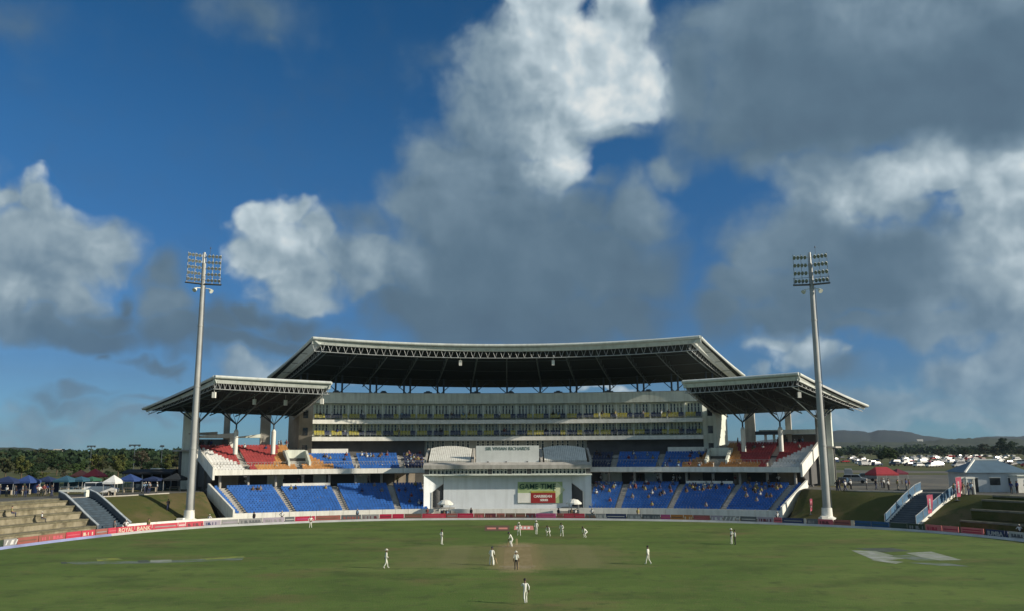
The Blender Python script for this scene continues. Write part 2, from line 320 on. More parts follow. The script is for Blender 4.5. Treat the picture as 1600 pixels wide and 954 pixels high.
RZ = [(.8, 0.0), (2.2, .1), (5, 1.3), (8.5, 3.0), (11.5, 4.25), (13, ZC), (15, ZC)]
def bankz(d):
    for (a, za), (c, zc) in zip(RZ, RZ[1:]):
        if a <= d <= c: return za + (zc - za) * (d - a) / (c - a)
    return ZC if d > 13 else 0
def pxof(p):
    z = p.z - H; f = p.y * ct + z * st; yy = (-p.y * st + z * ct) / f * F; xx = p.x / f * F; c, s_ = math.cos(RO), math.sin(RO); return CX + xx * c - yy * s_
def fidx(u, d):                         # fractional boundary index whose offset point lies in that direction
    z = bankz(d)
    for i in range(20, nb - 21):
        a, c = pxof(off(i, d, z)), pxof(off(i + 1, d, z))
        if a <= u < c: return i + (u - a) / (c - a)
def offf(fi, d, z):
    i = int(fi); p = off(i, d, z); return p.lerp(off(i + 1, d, z), fi - i)
def ground_mat(name, cols, scales, bump=.3, stripes=None):
    m = bpy.data.materials.new(name); m.use_nodes = True; t = m.node_tree; b = t.nodes['Principled BSDF']; b.inputs['Roughness'].default_value = .95; b.inputs['Specular IOR Level'].default_value = .15
    tc = t.nodes.new('ShaderNodeTexCoord')
    cur = None
    for (c, sc, lo, hi, sx) in cols:
        if cur is None:
            r_ = t.nodes.new('ShaderNodeRGB'); r_.outputs[0].default_value = (*c, 1); cur = r_.outputs[0]; continue
        mp = t.nodes.new('ShaderNodeMapping'); mp.inputs['Scale'].default_value = (sx[0], sx[1], 1); t.links.new(tc.outputs['Object'], mp.inputs[0])
        n = t.nodes.new('ShaderNodeTexNoise'); n.inputs['Scale'].default_value = sc; n.inputs['Detail'].default_value = 7; n.inputs['Roughness'].default_value = .62; t.links.new(mp.outputs[0], n.inputs['Vector'])
        r2 = t.nodes.new('ShaderNodeMapRange'); r2.interpolation_type = 'SMOOTHSTEP'; t.links.new(n.outputs['Fac'], r2.inputs[0]); r2.inputs[1].default_value = lo; r2.inputs[2].default_value = hi
        x = t.nodes.new('ShaderNodeMix'); x.data_type = 'RGBA'; t.links.new(r2.outputs[0], x.inputs[0]); t.links.new(cur, x.inputs[6]); x.inputs[7].default_value = (*c, 1); cur = x.outputs[2]
    if stripes:
        per, amt = stripes
        w = t.nodes.new('ShaderNodeTexWave'); w.bands_direction = 'Y'; w.inputs['Scale'].default_value = per; w.inputs['Distortion'].default_value = .6; w.inputs['Detail'].default_value = 2; w.inputs['Detail Scale'].default_value = .4
        t.links.new(tc.outputs['Object'], w.inputs['Vector'])
        r2 = t.nodes.new('ShaderNodeMapRange'); t.links.new(w.outputs['Fac'], r2.inputs[0]); r2.inputs[1].default_value = .3; r2.inputs[2].default_value = .7; r2.inputs[3].default_value = 1 - amt; r2.inputs[4].default_value = 1 + amt
        v = t.nodes.new('ShaderNodeVectorMath'); v.operation = 'SCALE'; t.links.new(cur, v.inputs[0]); t.links.new(r2.outputs[0], v.inputs[3]); cur = v.outputs[0]
    t.links.new(cur, b.inputs['Base Color'])
    n = t.nodes.new('ShaderNodeTexNoise'); n.inputs['Scale'].default_value = 6; n.inputs['Detail'].default_value = 6; t.links.new(tc.outputs['Object'], n.inputs['Vector'])
    bn_ = t.nodes.new('ShaderNodeBump'); bn_.inputs['Strength'].default_value = bump; bn_.inputs['Distance'].default_value = .08; t.links.new(n.outputs['Fac'], bn_.inputs['Height']); t.links.new(bn_.outputs[0], b.inputs['Normal'])
    return m
g_field = ground_mat('outfield_turf', [((.088, .142, .031), 0, 0, 0, 0), ((.124, .176, .043), .045, .40, .66, (1, 1)), ((.14, .125, .05), .10, .50, .74, (.8, 1.2)), ((.06, .095, .024), .13, .46, .75, (.8, 1.3)), ((.15, .15, .055), 1.4, .50, .8, (.8, 1.2)), ((.07, .10, .03), .5, .52, .72, (1, 1))], 0, .5, (.05, .035))
g_bank = ground_mat('bank_turf', [((.070, .076, .024), 0, 0, 0, 0), ((.115, .095, .045), .16, .42, .66, (1, 1)), ((.05, .07, .02), .5, .5, .7, (1, 1))], 0, .8)
g_land = ground_mat('dry_grassland', [((.085, .092, .035), 0, 0, 0, 0), ((.13, .115, .055), .02, .42, .62, (1, 1)), ((.06, .08, .028), .012, .48, .62, (1, 1)), ((.20, .17, .10), .2, .6, .8, (1, 1))], 0, .5)
g_pave = ground_mat('worn_paving', [((.11, .11, .10), 0, 0, 0, 0), ((.16, .15, .125), .15, .4, .6, (1, 1)), ((.10, .10, .09), .06, .5, .7, (1, 1))], 0, .2)
g_square = ground_mat('worn_square', [((.145, .14, .052), 0, 0, 0, 0), ((.20, .155, .078), .22, .38, .62, (1, .8)), ((.10, .115, .035), .35, .55, .75, (.5, 1.5))], 0, .3)
g_pitch = ground_mat('dry_pitch', [((.225, .18, .085), 0, 0, 0, 0), ((.27, .215, .11), .5, .4, .65, (2, .5)), ((.15, .14, .055), .6, .55, .8, (1, 1))], 0, .2)

def worn_patch(m):
    t = m.node_tree; b = t.nodes['Principled BSDF']; src = b.inputs['Base Color'].links[0].from_socket; tc = [n for n in t.nodes if n.type == 'TEX_COORD'][0]
    def nd(ty, **k):
        n = t.nodes.new(ty)
        for a_, v_ in k.items(): setattr(n, a_, v_)
        return n
    def si(n, i, v):
        if isinstance(v, bpy.types.NodeSocket): t.links.new(v, n.inputs[i])
        else: n.inputs[i].default_value = v
    def ma(op, a_, b_=None, c_=None):
        n = nd('ShaderNodeMath', operation=op); si(n, 0, a_)
        if b_ is not None: si(n, 1, b_)
        if c_ is not None: si(n, 2, c_)
        return n.outputs[0]
    def no_(sc, sx, sy, d=6):
        mp = nd('ShaderNodeMapping'); mp.inputs['Scale'].default_value = (sx, sy, 1); si(mp, 0, tc.outputs['Object']); n = nd('ShaderNodeTexNoise'); si(n, 0, mp.outputs[0]); n.inputs['Scale'].default_value = sc; n.inputs['Detail'].default_value = d; n.inputs['Roughness'].default_value = .65; return n.outputs['Fac']
    sp = nd('ShaderNodeSeparateXYZ'); si(sp, 0, tc.outputs['Object'])
    def patch(cx, cy, hx, hy, e, nz, amp):
        dx = ma('SUBTRACT', ma('ABSOLUTE', ma('SUBTRACT', sp.outputs[0], cx)), hx); dy = ma('SUBTRACT', ma('ABSOLUTE', ma('SUBTRACT', sp.outputs[1], cy)), hy)
        d = ma('MULTIPLY_ADD', ma('SUBTRACT', nz, .5), amp, ma('MAXIMUM', dx, dy)); r = nd('ShaderNodeMapRange', interpolation_type='SMOOTHSTEP'); si(r, 0, d); si(r, 1, e); si(r, 2, -e); return r.outputs[0]
    def mx(f, a_, c_):
        n = nd('ShaderNodeMix', data_type='RGBA'); si(n, 0, f); si(n, 6, a_); si(n, 7, c_); return n.outputs[2]
    n1 = no_(.25, 1, 1); n2 = no_(.9, 1, .6); n3 = no_(1.8, 1.5, .35)
    cur = mx(ma('MULTIPLY', patch(-.3, 95.3, 12.0, 10.0, 3.2, n1, 13), ma('MULTIPLY_ADD', n2, .5, .22)), src, (.185, .165, .075, 1))
    for cx_, f_ in ((-6.3, .25), (7.6, .3), (4.6, .22)):     # older strips cut side by side
        cur = mx(ma('MULTIPLY', patch(cx_, 95.3, 1.35, 10.3, .5, n3, 1.2), f_), cur, (.22, .20, .10, 1))
    cur = mx(ma('MULTIPLY', patch(.5, 95.3, 2.6, 11.2, .9, n3, 2.2), .75), cur, (.235, .19, .088, 1))
    for cy_ in (84.6, 105.7): cur = mx(ma('MULTIPLY', patch(.5, cy_, 1.5, 2.2, 1.0, n3, 2.0), .6), cur, (.30, .24, .125, 1))
    cur = mx(ma('MULTIPLY', patch(.6, 68, .7, 14, .8, n3, 2.6), .35), cur, (.17, .14, .06, 1))
    si(b, 'Base Color', cur)
worn_patch(g_field)
o = MB(); o.poly([off(i, .8, 0) for i in range(nb)]); field = o.build('outfield', g_field); tag(field, kind='structure')
# raised bank round the field, running out to the land behind
o = MB(); rings = [(.8, -.02), (2.2, .1), (5, 1.3), (8.5, 3.0), (11.5, 4.25), (13, ZC)]
vs = [off(i, d, z) for d, z in rings for i in range(nb)]
fs = [(k * nb + i, k * nb + i + 1, (k + 1) * nb + i + 1, (k + 1) * nb + i) for k in range(len(rings) - 1) for i in range(nb - 1)]
o.add(vs, fs, 0, True); tag(o.build('grass_bank', g_bank), kind='structure')
o = MB(); vs = []; cen = Vector((0, 70, 0)); nr = 0
for d in (13, 30, 60, 120, 250, 500, 1000, 2000, 4000, 9000):
    for i in range(nb):
        p = off(i, 13, ZC); q = (p - cen); q.z = 0; q.normalize(); w = p + q * (d - 13); w.z = ZC - (0 if d < 1500 else 0); vs.append(w)
    nr += 1
fs = [(k * nb + i, k * nb + i + 1, (k + 1) * nb + i + 1, (k + 1) * nb + i) for k in range(nr - 1) for i in range(nb - 1)]
o.add(vs, fs, 0, False)
# close the land behind the camera
o.poly([Vector((-9000, -9000, ZC - .01)), Vector((9000, -9000, ZC - .01)), Vector((9000, -300, ZC - .01)), Vector((-9000, -300, ZC - .01))])
land = o.build('ground', g_land); tag(land, kind='structure')
def sheet(name, pts, m, n=1):
    o = MB(); o.poly(pts); return tag(o.build(name, m), kind='structure')
# paved concourse round the top of the bank
o = MB(); vs = [off(i, d, ZC + .004) for d in (13.3, 24) for i in range(nb)]
o.add(vs, [(i, i + 1, nb + i + 1, nb + i) for i in range(nb - 1)]); tag(o.build('path', g_pave), kind='structure')
sheet('car_park', [gz(u, v, ZC + .009) for u, v in ((1330, 764), (1520, 764), (1720, 748), (1600, 741), (1330, 741), (1318, 750))], g_pave)
sheet('road', [gz(u, v, ZC + .012) for u, v in ((1240, 733), (1900, 738), (1900, 741), (1240, 737))], g_pave)
# kerb along the top of the bank
for (a, b_) in ((120, 315), (1285, 1440), (1490, 1700)):
    ia, ib = bidx(a), bidx(min(b_, 1596))
    o = MB(); o.sweep([(12.9, ZC - .1), (13.25, ZC - .1), (13.25, ZC + .13), (12.9, ZC + .13)], lambda i, d, z: off(i, d, z), list(range(ia, ib + 1)))
    tag(o.build('kerb', m_conc), kind='structure')

# cricket square and pitch
sheet('pitch', [Vector((x, y, .006)) for x, y in ((-1.0, 85.0), (2.0, 85.0), (2.0, 105.6), (-1.0, 105.6))], g_pitch)
m_line = mat('white_crease', (.62, .62, .56), .9, .2, 3)
for y, s_ in ((105.4, -1), (85.2, 1)):
    o = MB()
    o.poly([(-.95, y, .014), (1.75, y, .014), (1.75, y + .06, .014), (-.95, y + .06, .014)])
    y2 = y + 1.22 * s_; o.poly([(-1.4, y2, .014), (2.2, y2, .014), (2.2, y2 + .06, .014), (-1.4, y2 + .06, .014)])
    tag(o.build('crease_marking', m_line), kind='structure')

# ------------------------------------------------------------------ the grandstand
gs = empty('grandstand', (X0, 151, 0)); GL = Vector((X0, 151, 0))
tag(gs, 'curved white cricket grandstand with blue seats and three dark pitched roofs', 'grandstand')
class GB(MB):
    def build(s, name, mats, parent=None, fix=True):
        s.v = [(x - GL.x, y - GL.y, z - GL.z) for x, y, z in s.v]
        return MB.build(s, name, mats, parent if parent is not None else gs, fix)
PE = 25.1                                  # half angle of the seating bowl at its front
# concrete podium carrying the lower tier
rows = 14
def steps(r0, r1, z0, z1, n, drop=None, base=None):
    pr = [(r0, z0 if base is None else base)]; dr = (r1 - r0) / n; dz = (z1 - z0) / n
    for i in range(n):
        pr += [(r0 + i * dr, z0 + i * dz), (r0 + (i + 1) * dr, z0 + i * dz)]
    pr += [(r1, z1)]
    return pr
for side in (-1, 1):
    g = GB(); g.sweep(steps(106.25, 118, .95, 5.0, rows, base=-.1) + [(125, 5.0), (125, -.1)], lambda p, r, z: S(p, r, z), span(side * 5.0, side * (PE - .25)))
    g.build('lower_terrace', m_conc)
g = GB()
for a, b_ in ((-PE, -7.05), (6.75, PE)):
    ps = span(a, b_, 1.17)
    for i in range(len(ps) - 1):           # precast lengths with open joints
        g2 = GB(); q = .012; g2.sweep([(106, -.1), (106.22, -.1), (106.22, 1.45), (106, 1.45)], lambda p, r, z: S(p, r, z), [ps[i] + q, ps[i + 1] - q]); g2.build('front_wall_panel', m_white)
# aisles
aisles = [10.35, 15.15, 19.9, 24.15]
edgesL = [-PE + .1] + [-x for x in aisles[::-1]] + [-7.2]
for side in (-1, 1):
    for a in aisles:
        g = GB(); g.sweep([(r, z + .09) for r, z in steps(106.3, 117.9, .95, 5.0, rows * 2)] + [(118, 4.9), (106.3, .9)], lambda p, r, z: S(p, r, z), [side * a - .28, side * a + .28]); g.build('aisle_stair', m_conc)
def add_seat(mb, p, r, z, mi, w=.46):
    # seat pan and back, facing the field
    a = R(p * fk(r) - .2); c = Vector((X0 + r * math.sin(a), Y0 + r * math.cos(a), z)); o_ = Vector((math.sin(a), math.cos(a), 0)); t = Vector((math.cos(a), -math.sin(a), 0)); u = Vector((0, 0, 1)); h = w / 2
    vs = [c + t * x * .94 + o_ * y + u * zz for x in (-h, h) for y, zz in ((.05, .36), (.14, .34), (.15, .74), (.07, .76))]
    mb.add(vs, [(3, 2, 6, 7), (0, 3, 7, 4), (0, 1, 2, 3), (7, 6, 5, 4)], mi)
    vs = [c + t * x + o_ * y + u * zz for x in (-h, h) for y, zz in ((.19, .30), (.27, .30), (.30, .86), (.21, .88))]
    mb.add(vs, [(3, 2, 6, 7), (0, 3, 7, 4), (0, 1, 2, 3), (7, 6, 5, 4)], mi)
seat_mats = [m_blue, m_red, m_orange, m_wseat, m_yellow, m_navyseat]
def seat_block(name, a, b_, rlist, colf, gap=.30, miss=None):
    mb = GB()
    for i, (r, z) in enumerate(rlist):
        w = math.degrees(.52 / r) / fk(r); n = int((b_ - a - 2 * gap) / w)
        for k in range(n):
            p = a + gap + (k + .5) * (b_ - a - 2 * gap) / n
            if miss and miss(p, i): continue
            add_seat(mb, p, r, z, colf(p, i))
    o_ = mb.build(name, seat_mats, fix=False); tag(o_, kind='stuff'); return o_
LR = [(106.25 + (i + .55) * (11.75 / rows), .95 + i * (4.05 / rows)) for i in range(rows)]
lower_edges = [7.3] + aisles + [PE + .1]
white_panels_low = {(-1, 2): 1, (1, 2): 1}
for side in (-1, 1):
    for k in range(5):
        a, b_ = sorted((side * lower_edges[k], side * lower_edges[k + 1]))
        seat_block('seat_block', a, b_, LR if k != 2 else LR[:-1], lambda p, i: 0)
# side parapets of the bowl
def side_wall(side, r0, r1, z0, z1, dn, up, pe, th=.32):
    g = GB(); 
    prof = [(r0, z0 - dn), (r1, z1 - dn), (r1, z1 + up), (r0, z0 + up)]
    g.sweep(prof, lambda p, r, z: S(p, r, z), [side * pe, side * (pe + math.degrees(th / 110))]); return g.build('side_parapet', m_white)
for side in (-1, 1):
    side_wall(side, 105.9, 118.6, 1.25, 5.2, 1.55, .8, PE - .05)
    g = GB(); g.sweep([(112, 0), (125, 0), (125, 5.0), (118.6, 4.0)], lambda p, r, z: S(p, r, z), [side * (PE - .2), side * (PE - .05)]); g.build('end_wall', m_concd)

# concourse behind the lower tier: rear wall, columns, stalls
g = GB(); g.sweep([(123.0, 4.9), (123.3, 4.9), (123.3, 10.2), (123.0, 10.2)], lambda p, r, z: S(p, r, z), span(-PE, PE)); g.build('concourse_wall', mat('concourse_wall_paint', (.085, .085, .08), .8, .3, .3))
for k in range(23):
    p = -PE + .8 + k * (2 * PE - 1.6) / 22
    if abs(p) < 7.3: continue
    g = GB(); c = S(p, 118.4, 0); g.tube((c.x, c.y, 4.9), (c.x, c.y, 9.0), .26, n=10); g.build('concourse_column', m_conc)
for k in range(14):                       # doors and stall fronts on the rear wall
    p = -PE + 2 + k * (2 * PE - 4) / 13
    g = GB(); w = .5 + .4 * rnd.random(); g.sweep([(122.85, 5.0), (122.98, 5.0), (122.98, 7.2), (122.85, 7.2)], lambda q, r, z: S(q, r, z), [p - w, p + w]); g.build('stall_front', rnd.choice([m_wall, m_tan, m_concd, m_steel]))

# upper tier
UR0, UR1, UZ0, UZ1 = 116.0, 130.0, 7.75, 12.2
un = 16; udr = (UR1 - UR0 - .5) / un; udz = (UZ1 - UZ0) / un
def upper(a, b_, n_):
    g = GB(); r1 = UR0 + .5 + n_ * udr
    pr = steps(UR0 + .3, r1, UZ0, UZ0 + n_ * udz, n_) + [(r1, UZ0 + n_ * udz - .5), (UR0 + .3, UZ0 - .45)]
    g.sweep(pr, lambda p, r, z: S(p, r, z), span(a, b_)); return g.build('upper_terrace', m_conc)
upper(-PE + .1, -17.2, un); upper(-17.2, -7.05, 10); upper(6.75, 17.0, 10); upper(17.0, PE - .1, un)
for a, b_ in ((-PE, -7.05), (6.75, PE)):
    ps = span(a, b_, 2.4)
    for i in range(len(ps) - 1):
        g2 = GB(); q = .01; g2.sweep([(UR0, 7.4), (UR0 + .28, 7.4), (UR0 + .28, 8.3), (UR0, 8.3)], lambda p, r, z: S(p, r, z), span(ps[i] + q, ps[i + 1] - q)); g2.build('fascia_panel', m_white)
for side in (-1, 1):
    side_wall(side, UR0 - .1, UR1 + .6, 7.9, 12.3, 1.3, .9, PE + .02)
    # brackets and raking beams under the upper tier end
    g = GB(); g.sweep([(118.2, 6.9), (129.5, 11.2), (129.5, 5.0), (123.3, 5.0)], lambda p, r, z: S(p, r, z), [side * (PE - .35), side * (PE - .2)]); g.build('end_wall', m_concd)
for p in (-22.6, -17.9, -13.0, -8.9, 8.7, 13.0, 17.9, 22.6):
    g = GB(); g.sweep([(UR0 + .4, UZ0 - .45), (126, 10.3), (126, 9.4), (UR0 + .4, UZ0 - .75)], lambda q, r, z: S(q, r, z), [p - .12, p + .12]); g.build('raking_beam', m_concd)
def ucol(p, i):
    q = -p if p > 0 else p
    t = i / un
    if i < 3:
        return 3 if q < -22.6 else (1 if q < -21.6 else (2 if q < -15.2 else 0))
    if q < -22.3: return 3 if (q + 25.1) < 2.75 * (1.08 - t * 1.15) + (0) else 1
    if q < -18.6: return 1 if (q + 18.6) < -1.5 * (1.12 - t) else 2
    if q < -15.6: return 2 if (q + 17.4) < 2.2 * (1 - t * 1.35) else 0
    return 0
ua = [9.3, 13.2, 18.05, 22.35]
uedges = [7.1] + ua + [PE + .05]
UR = [(UR0 + .5 + (i + .55) * udr, UZ0 + i * udz) for i in range(un)]
def voms(p, i): return i in (3,) or (abs(abs(p) - 17.95) < .95 and 3 <= i <= 10)
for side in (-1, 1):
    for k in range(5):
        a, b_ = sorted((side * uedges[k], side * uedges[k + 1])); n_ = un if k >= 3 else 10
        if k == 0: f = (lambda p, i: 5)
        else: f = ucol
        if k == 2: n_ = 10
        seat_block('seat_block', a, b_, UR[:n_], f, .26, voms)
    for a in ua:
        if abs(a - 18.05) < .1: continue
        nn = un if a > 17 else 10
        g = GB(); r1 = UR0 + .5 + nn * udr
        g.sweep([(r, z + .09) for r, z in steps(UR0 + .5, r1, UZ0, UZ0 + nn * udz, nn * 2)] + [(r1, UZ0), (UR0 + .5, UZ0 - .3)], lambda p, r, z: S(p, r, z), [side * a - .25, side * a + .25]); g.build('aisle_stair', m_conc)
    # vomitory: stairwell walls and a hood over the opening
    p0 = side * 17.95
    for q in (-.85, .85):
        g = GB(); g.sweep([(118.6, 8.4), (125.6, 10.6), (125.6, 11.7), (123.4, 11.6), (118.6, 9.5)], lambda p, r, z: S(p, r, z), [p0 + q - .09, p0 + q + .09]); g.build('vomitory_wall', m_wall)
    g = GB(); g.sweep([(124.0, 10.2), (125.6, 10.2), (125.6, 11.75), (124.0, 11.75)], lambda p, r, z: S(p, r, z), [p0 - .76, p0 + .76]); g.build('vomitory_hood', m_wall)
    g = GB(); g.sweep([(119, 8.45), (124, 8.45), (124, 10.1), (123.9, 10.1), (123.9, 8.5), (119, 8.5)], lambda p, r, z: S(p, r, z), [p0 - .75, p0 + .75]); g.build('vomitory_opening', m_black)
    # rail along the cross aisle and the front
    g = GB(); lo_, hi_ = sorted((side * 7.1, side * PE)); r_, z_ = UR[3]
    for h in (.55, .95):
        g.sweep([(r_ - .3, z_ + h), (r_ - .25, z_ + h), (r_ - .25, z_ + h + .05), (r_ - .3, z_ + h + .05)], lambda p, r, z: S(p, r, z), span(lo_, hi_))
    for p in span(lo_, hi_, .55): c = S(p, r_ - .27, 0); g.tube((c.x, c.y, z_), (c.x, c.y, z_ + 1.0), .03, n=5, caps=False)
    tag(g.build('handrail', m_steel), kind='stuff')
# white advertising parapets above the lower and upper blocks
for side in (-1, 1):
    a, b_ = sorted((side * 15.5, side * 19.4))
    g = GB(); g.sweep([(117.2, 4.75), (117.5, 4.75), (117.5, 5.75), (117.2, 5.75)], lambda p, r, z: S(p, r, z), span(a, b_)); g.build('white_parapet', m_white)
    a, b_ = sorted((side * 13.6, side * 16.6))
    g = GB(); g.sweep([(125.0, 10.75), (125.3, 10.75), (125.3, 11.95), (125.0, 11.95)], lambda p, r, z: S(p, r, z), span(a, b_)); g.build('white_parapet', m_white)

# suites block: floor slabs, facade, windows, towers
FP = 17.55
def ring(name, prof, a, b_, m, step=.8, warp=False):
    g = GB(); g.sweep(prof, (lambda p, r, z: S(p, r, z, warp)), span(a, b_, step)); return g.build(name, m)
ring('parapet_wall', [(127.6, 20.95), (128.2, 20.95), (128.2, 23.0), (127.6, 23.0)], -FP, FP, m_wall)
ring('parapet_coping', [(127.5, 23.003), (128.3, 23.003), (128.3, 23.1), (127.5, 23.1)], -FP, FP, m_conc)
ring('roof_slab', [(128.2, 22.0), (140, 22.0), (140, 22.3), (128.2, 22.3)], -FP, FP, m_conc)
ring('rear_wall', [(139.7, 5), (140, 5), (140, 22.0), (139.7, 22.0)], -FP, FP, m_wall)
for zt in (17.6, 14.25):
    ring('balcony_slab', [(126.0, zt - .78), (129.0, zt - .5), (129.0, zt - .08), (126.0, zt)], -FP - .1, FP + .1, m_white)
ring('floor_slab', [(122.5, 9.9), (131, 9.9), (131, 10.25), (122.5, 10.25)], -17.2, 17.0, m_conc)
for z0, z1 in ((17.52, 20.95), (14.17, 17.1)):
    ring('facade_wall', [(129.0, z0), (129.3, z0), (129.3, z1), (129.0, z1)], -FP, FP, m_wall)
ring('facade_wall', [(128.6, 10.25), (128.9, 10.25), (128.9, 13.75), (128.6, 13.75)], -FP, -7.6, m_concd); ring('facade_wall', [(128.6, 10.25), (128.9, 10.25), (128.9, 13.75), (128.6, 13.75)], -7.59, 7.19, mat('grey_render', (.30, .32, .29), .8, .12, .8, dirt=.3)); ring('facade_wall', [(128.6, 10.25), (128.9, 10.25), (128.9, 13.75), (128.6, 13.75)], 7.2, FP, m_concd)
m_blind = mat('drawn_blind', (.24, .25, .22), .6, .2, 2); m_glass2 = mat('sky_tinted_glass', (.05, .075, .09), .1, .3, .8, spec=.9); m_glass3 = mat('black_glass', (.006, .008, .01), .12, .3, .8)
def wmesh(w, h, gm=None, blind=0):
    gm = gm or m_glass
    b_ = MB(); b_.box((0, -.03, h / 2), (w, .04, h), mi=0)
    if blind: b_.box((0, -.056, h * (1 - blind / 2)), (w * .96, .012, h * blind), mi=2)
    for x in (-w / 2, w / 2): b_.box((x, -.05, h / 2), (.07, .1, h + .07), mi=1)
    for z in (0, h, h * .72): b_.box((0, -.05, z), (w - .075, .09, .06), mi=1)
    o_ = b_.build('window', [gm, m_wall, m_blind]); me = o_.data; bpy.data.objects.remove(o_); return me
WV = [(wmesh(.36, 2.45, g_, bl), wmesh(.36, 2.3, g_, bl)) for g_, bl in ((None, 0), (m_glass3, 0), (m_glass2, 0), (m_glass3, .35), (None, .6), (m_glass3, 0), (None, 0))]; wm3 = wmesh(.5, 2.0); wm4 = wmesh(.5, .85)
def put(name, me, p, r, z, parent=gs, dr=0):
    a = R(p - .2); o_ = link(name, me, parent); o_.location = (X0 + r * math.sin(a) - GL.x, Y0 + r * math.cos(a) - GL.y, z); o_.rotation_euler = (0, 0, -a); return o_
bays = 23; bw = 2 * FP / bays
for k in range(bays):
    pc = -FP + (k + .5) * bw
    for j in range(4):
        pp = pc + (j - 1.5) * .29
        put('window', rnd.choice(WV)[0], pp, 129.0, 18.2); put('window', rnd.choice(WV)[1], pp, 129.0, 14.5)
    g = GB(); g.sweep([(127.9, 17.55), (129.0, 17.55), (129.0, 20.9), (128.5, 20.9)], lambda p, r, z: Sn(p, r, z), [pc - bw / 2 - .07, pc - bw / 2 + .07]); g.build('balcony_divider', m_wall)
    g = GB(); g.sweep([(127.9, 14.2), (129.0, 14.2), (129.0, 16.95), (128.5, 17.0)], lambda p, r, z: Sn(p, r, z), [pc - bw / 2 - .07, pc - bw / 2 + .07]); g.build('balcony_divider', m_wall)
    for lv, zt in ((0, 17.6), (1, 14.25)):        # balcony seats, alternately yellow and navy
        cidx = (4, 4, 5)[(k * 2 + lv * 2 + (k // 5)) % 3] if k % 4 else 5
        if k == 0: cidx = 4
        cidx2 = 5 if cidx == 4 else 4
        g = GB()
        for rw in range(2):
            for s_ in range(6):
                a0 = pc + (s_ - 2.5) * .23; r = 126.75 + rw * .8; z = zt + .02 + rw * .25
                v0 = len(g.v); add_seat(g, a0 / fk(r), r, z + (.12 if rw else .05), cidx if s_ < 4 else cidx2, .44)
        tag(g.build('balcony_seats', seat_mats, fix=False), kind='stuff')
for k in range(32):
    if k % 5 != 4: put('window', wm3, -7.3 + k * .455, 128.6, 11.42)
# balcony rails
for zt in (17.6, 14.25):
    g = GB()
    for h in (.5, .75): g.sweep([(126.15, zt + h), (126.19, zt + h), (126.19, zt + h + .04), (126.15, zt + h + .04)], lambda p, r, z: Sn(p, r, z), span(-FP, FP))
    for p in span(-FP, FP, .5): c = Sn(p, 126.17, 0); g.tube((c.x, c.y, zt), (c.x, c.y, zt + .78), .02, n=4, caps=False)
    tag(g.build('balcony_rail', m_steel), kind='stuff')
# stair towers at the two ends of the suites
for side in (-1, 1):
    a = Sn(side * (FP + .02), 127.9, 0); b_ = Sn(side * (FP + 1.15), 129.2, 0); c = Sn(side * (FP + 1.9), 133.5, 0); d = Sn(side * (FP - .5), 139, 0); e_ = Sn(side * (FP + .02), 128.6, 0)
    g = GB(); pts = [a, b_, c, d, e_]
    if side > 0: pts = pts[::-1]
    g.prism([Vector((q.x, q.y, 5)) for q in pts], (0, 0, 16.6)); tw = g.build('stair_tower', m_tan if side < 0 else m_wall)
    for z in (7.8, 11.2, 14.6, 18.0):
        g = GB(); w0 = a.lerp(b_, .35); w1 = a.lerp(b_, .72); n_ = (w1 - w0).cross(Vector((0, 0, 1))).normalized() * (.04 if side < 0 else -.04)
        if n_.y > 0: n_ = -n_
        g.prism([w0 + n_ + Vector((0, 0, z)), w1 + n_ + Vector((0, 0, z)), w1 + n_ + Vector((0, 0, z + 1.5)), w0 + n_ + Vector((0, 0, z + 1.5))], -n_ * .6); g.build('tower_window', m_glass, None)

# ---- centre block: sight-screen wall, flanking walls, window band, covered seats, name board
YS = 150.9
def V3(x, y, z): return Vector((x, y, z))
g = GB(); g.box((-.95, YS + 3.2, 3.6), (22.9, 3.0, 7.1)); g.build('sight_screen_wall', m_screen)
g = GB(); g.box((-.95, YS + .35, .6), (24.2, .5, 1.45)); g.build('screen_plinth', m_white)
g = GB(); g.box((-.95, YS + 1.63, 5.95), (22.9, .14, .1)); g.build('screen_ledge', m_screen)
for x0, x1, xm in ((-15.75, -12.45, -1), (13.85, 10.55, 1)):
    # inward-angled flank with the dark tunnel opening
    A = V3(x0, YS - .1, 0); Bp = V3(x1, YS + 1.75, 0); up = V3(0, 0, 1); out = V3(0, 3.0, 0)
    q = lambda t, z: A.lerp(Bp, t) + up * z
    for pts in ([q(0, .0), q(.42, .0), q(.42, 4.2), q(0, 3.6)], [q(0, 3.603), q(.42, 4.203), q(1.0, 5.7), q(1.0, 7.15), q(0, 7.15)]):
        g = GB(); g.prism(pts, out); g.build('flank_wall', m_screen)
    g = GB(); g.prism([q(.43, 1.2) + V3(0, .5, 0), q(1.0, .1) + V3(0, .5, 0), q(1.0, 5.6) + V3(0, .5, 0), q(.43, 4.15) + V3(0, .5, 0)], V3(0, .4, 0)); g.build('tunnel_opening', m_concd)
    g = GB(); g.bar(q(.42, .1) + V3(0, -.12, 0), q(.42, 4.2) + V3(0, -.12, 0), .22, .22); g.build('tunnel_post', m_white)
g = GB(); g.box((-.95, YS + .6, 7.2), (29.9, 1.4, .22)); g.build('ledge', m_wall)
g = GB(); g.box((-.95, YS + 2.2, 7.75), (29.6, 2.6, .9)); g.build('window_band_wall', m_concd)
for k in range(40):
    x = -14.6 + k * .7
    if -7 < x < 3.8 and k % 5 == 0: continue
    o_ = link('window', wm4, gs); o_.location = (x - GL.x, YS + .88 - GL.y, 7.34)
g = GB(); g.box((-.95, YS + .75, 8.55), (30.0, 1.1, .68)); g.build('window_band_fascia', m_conc)
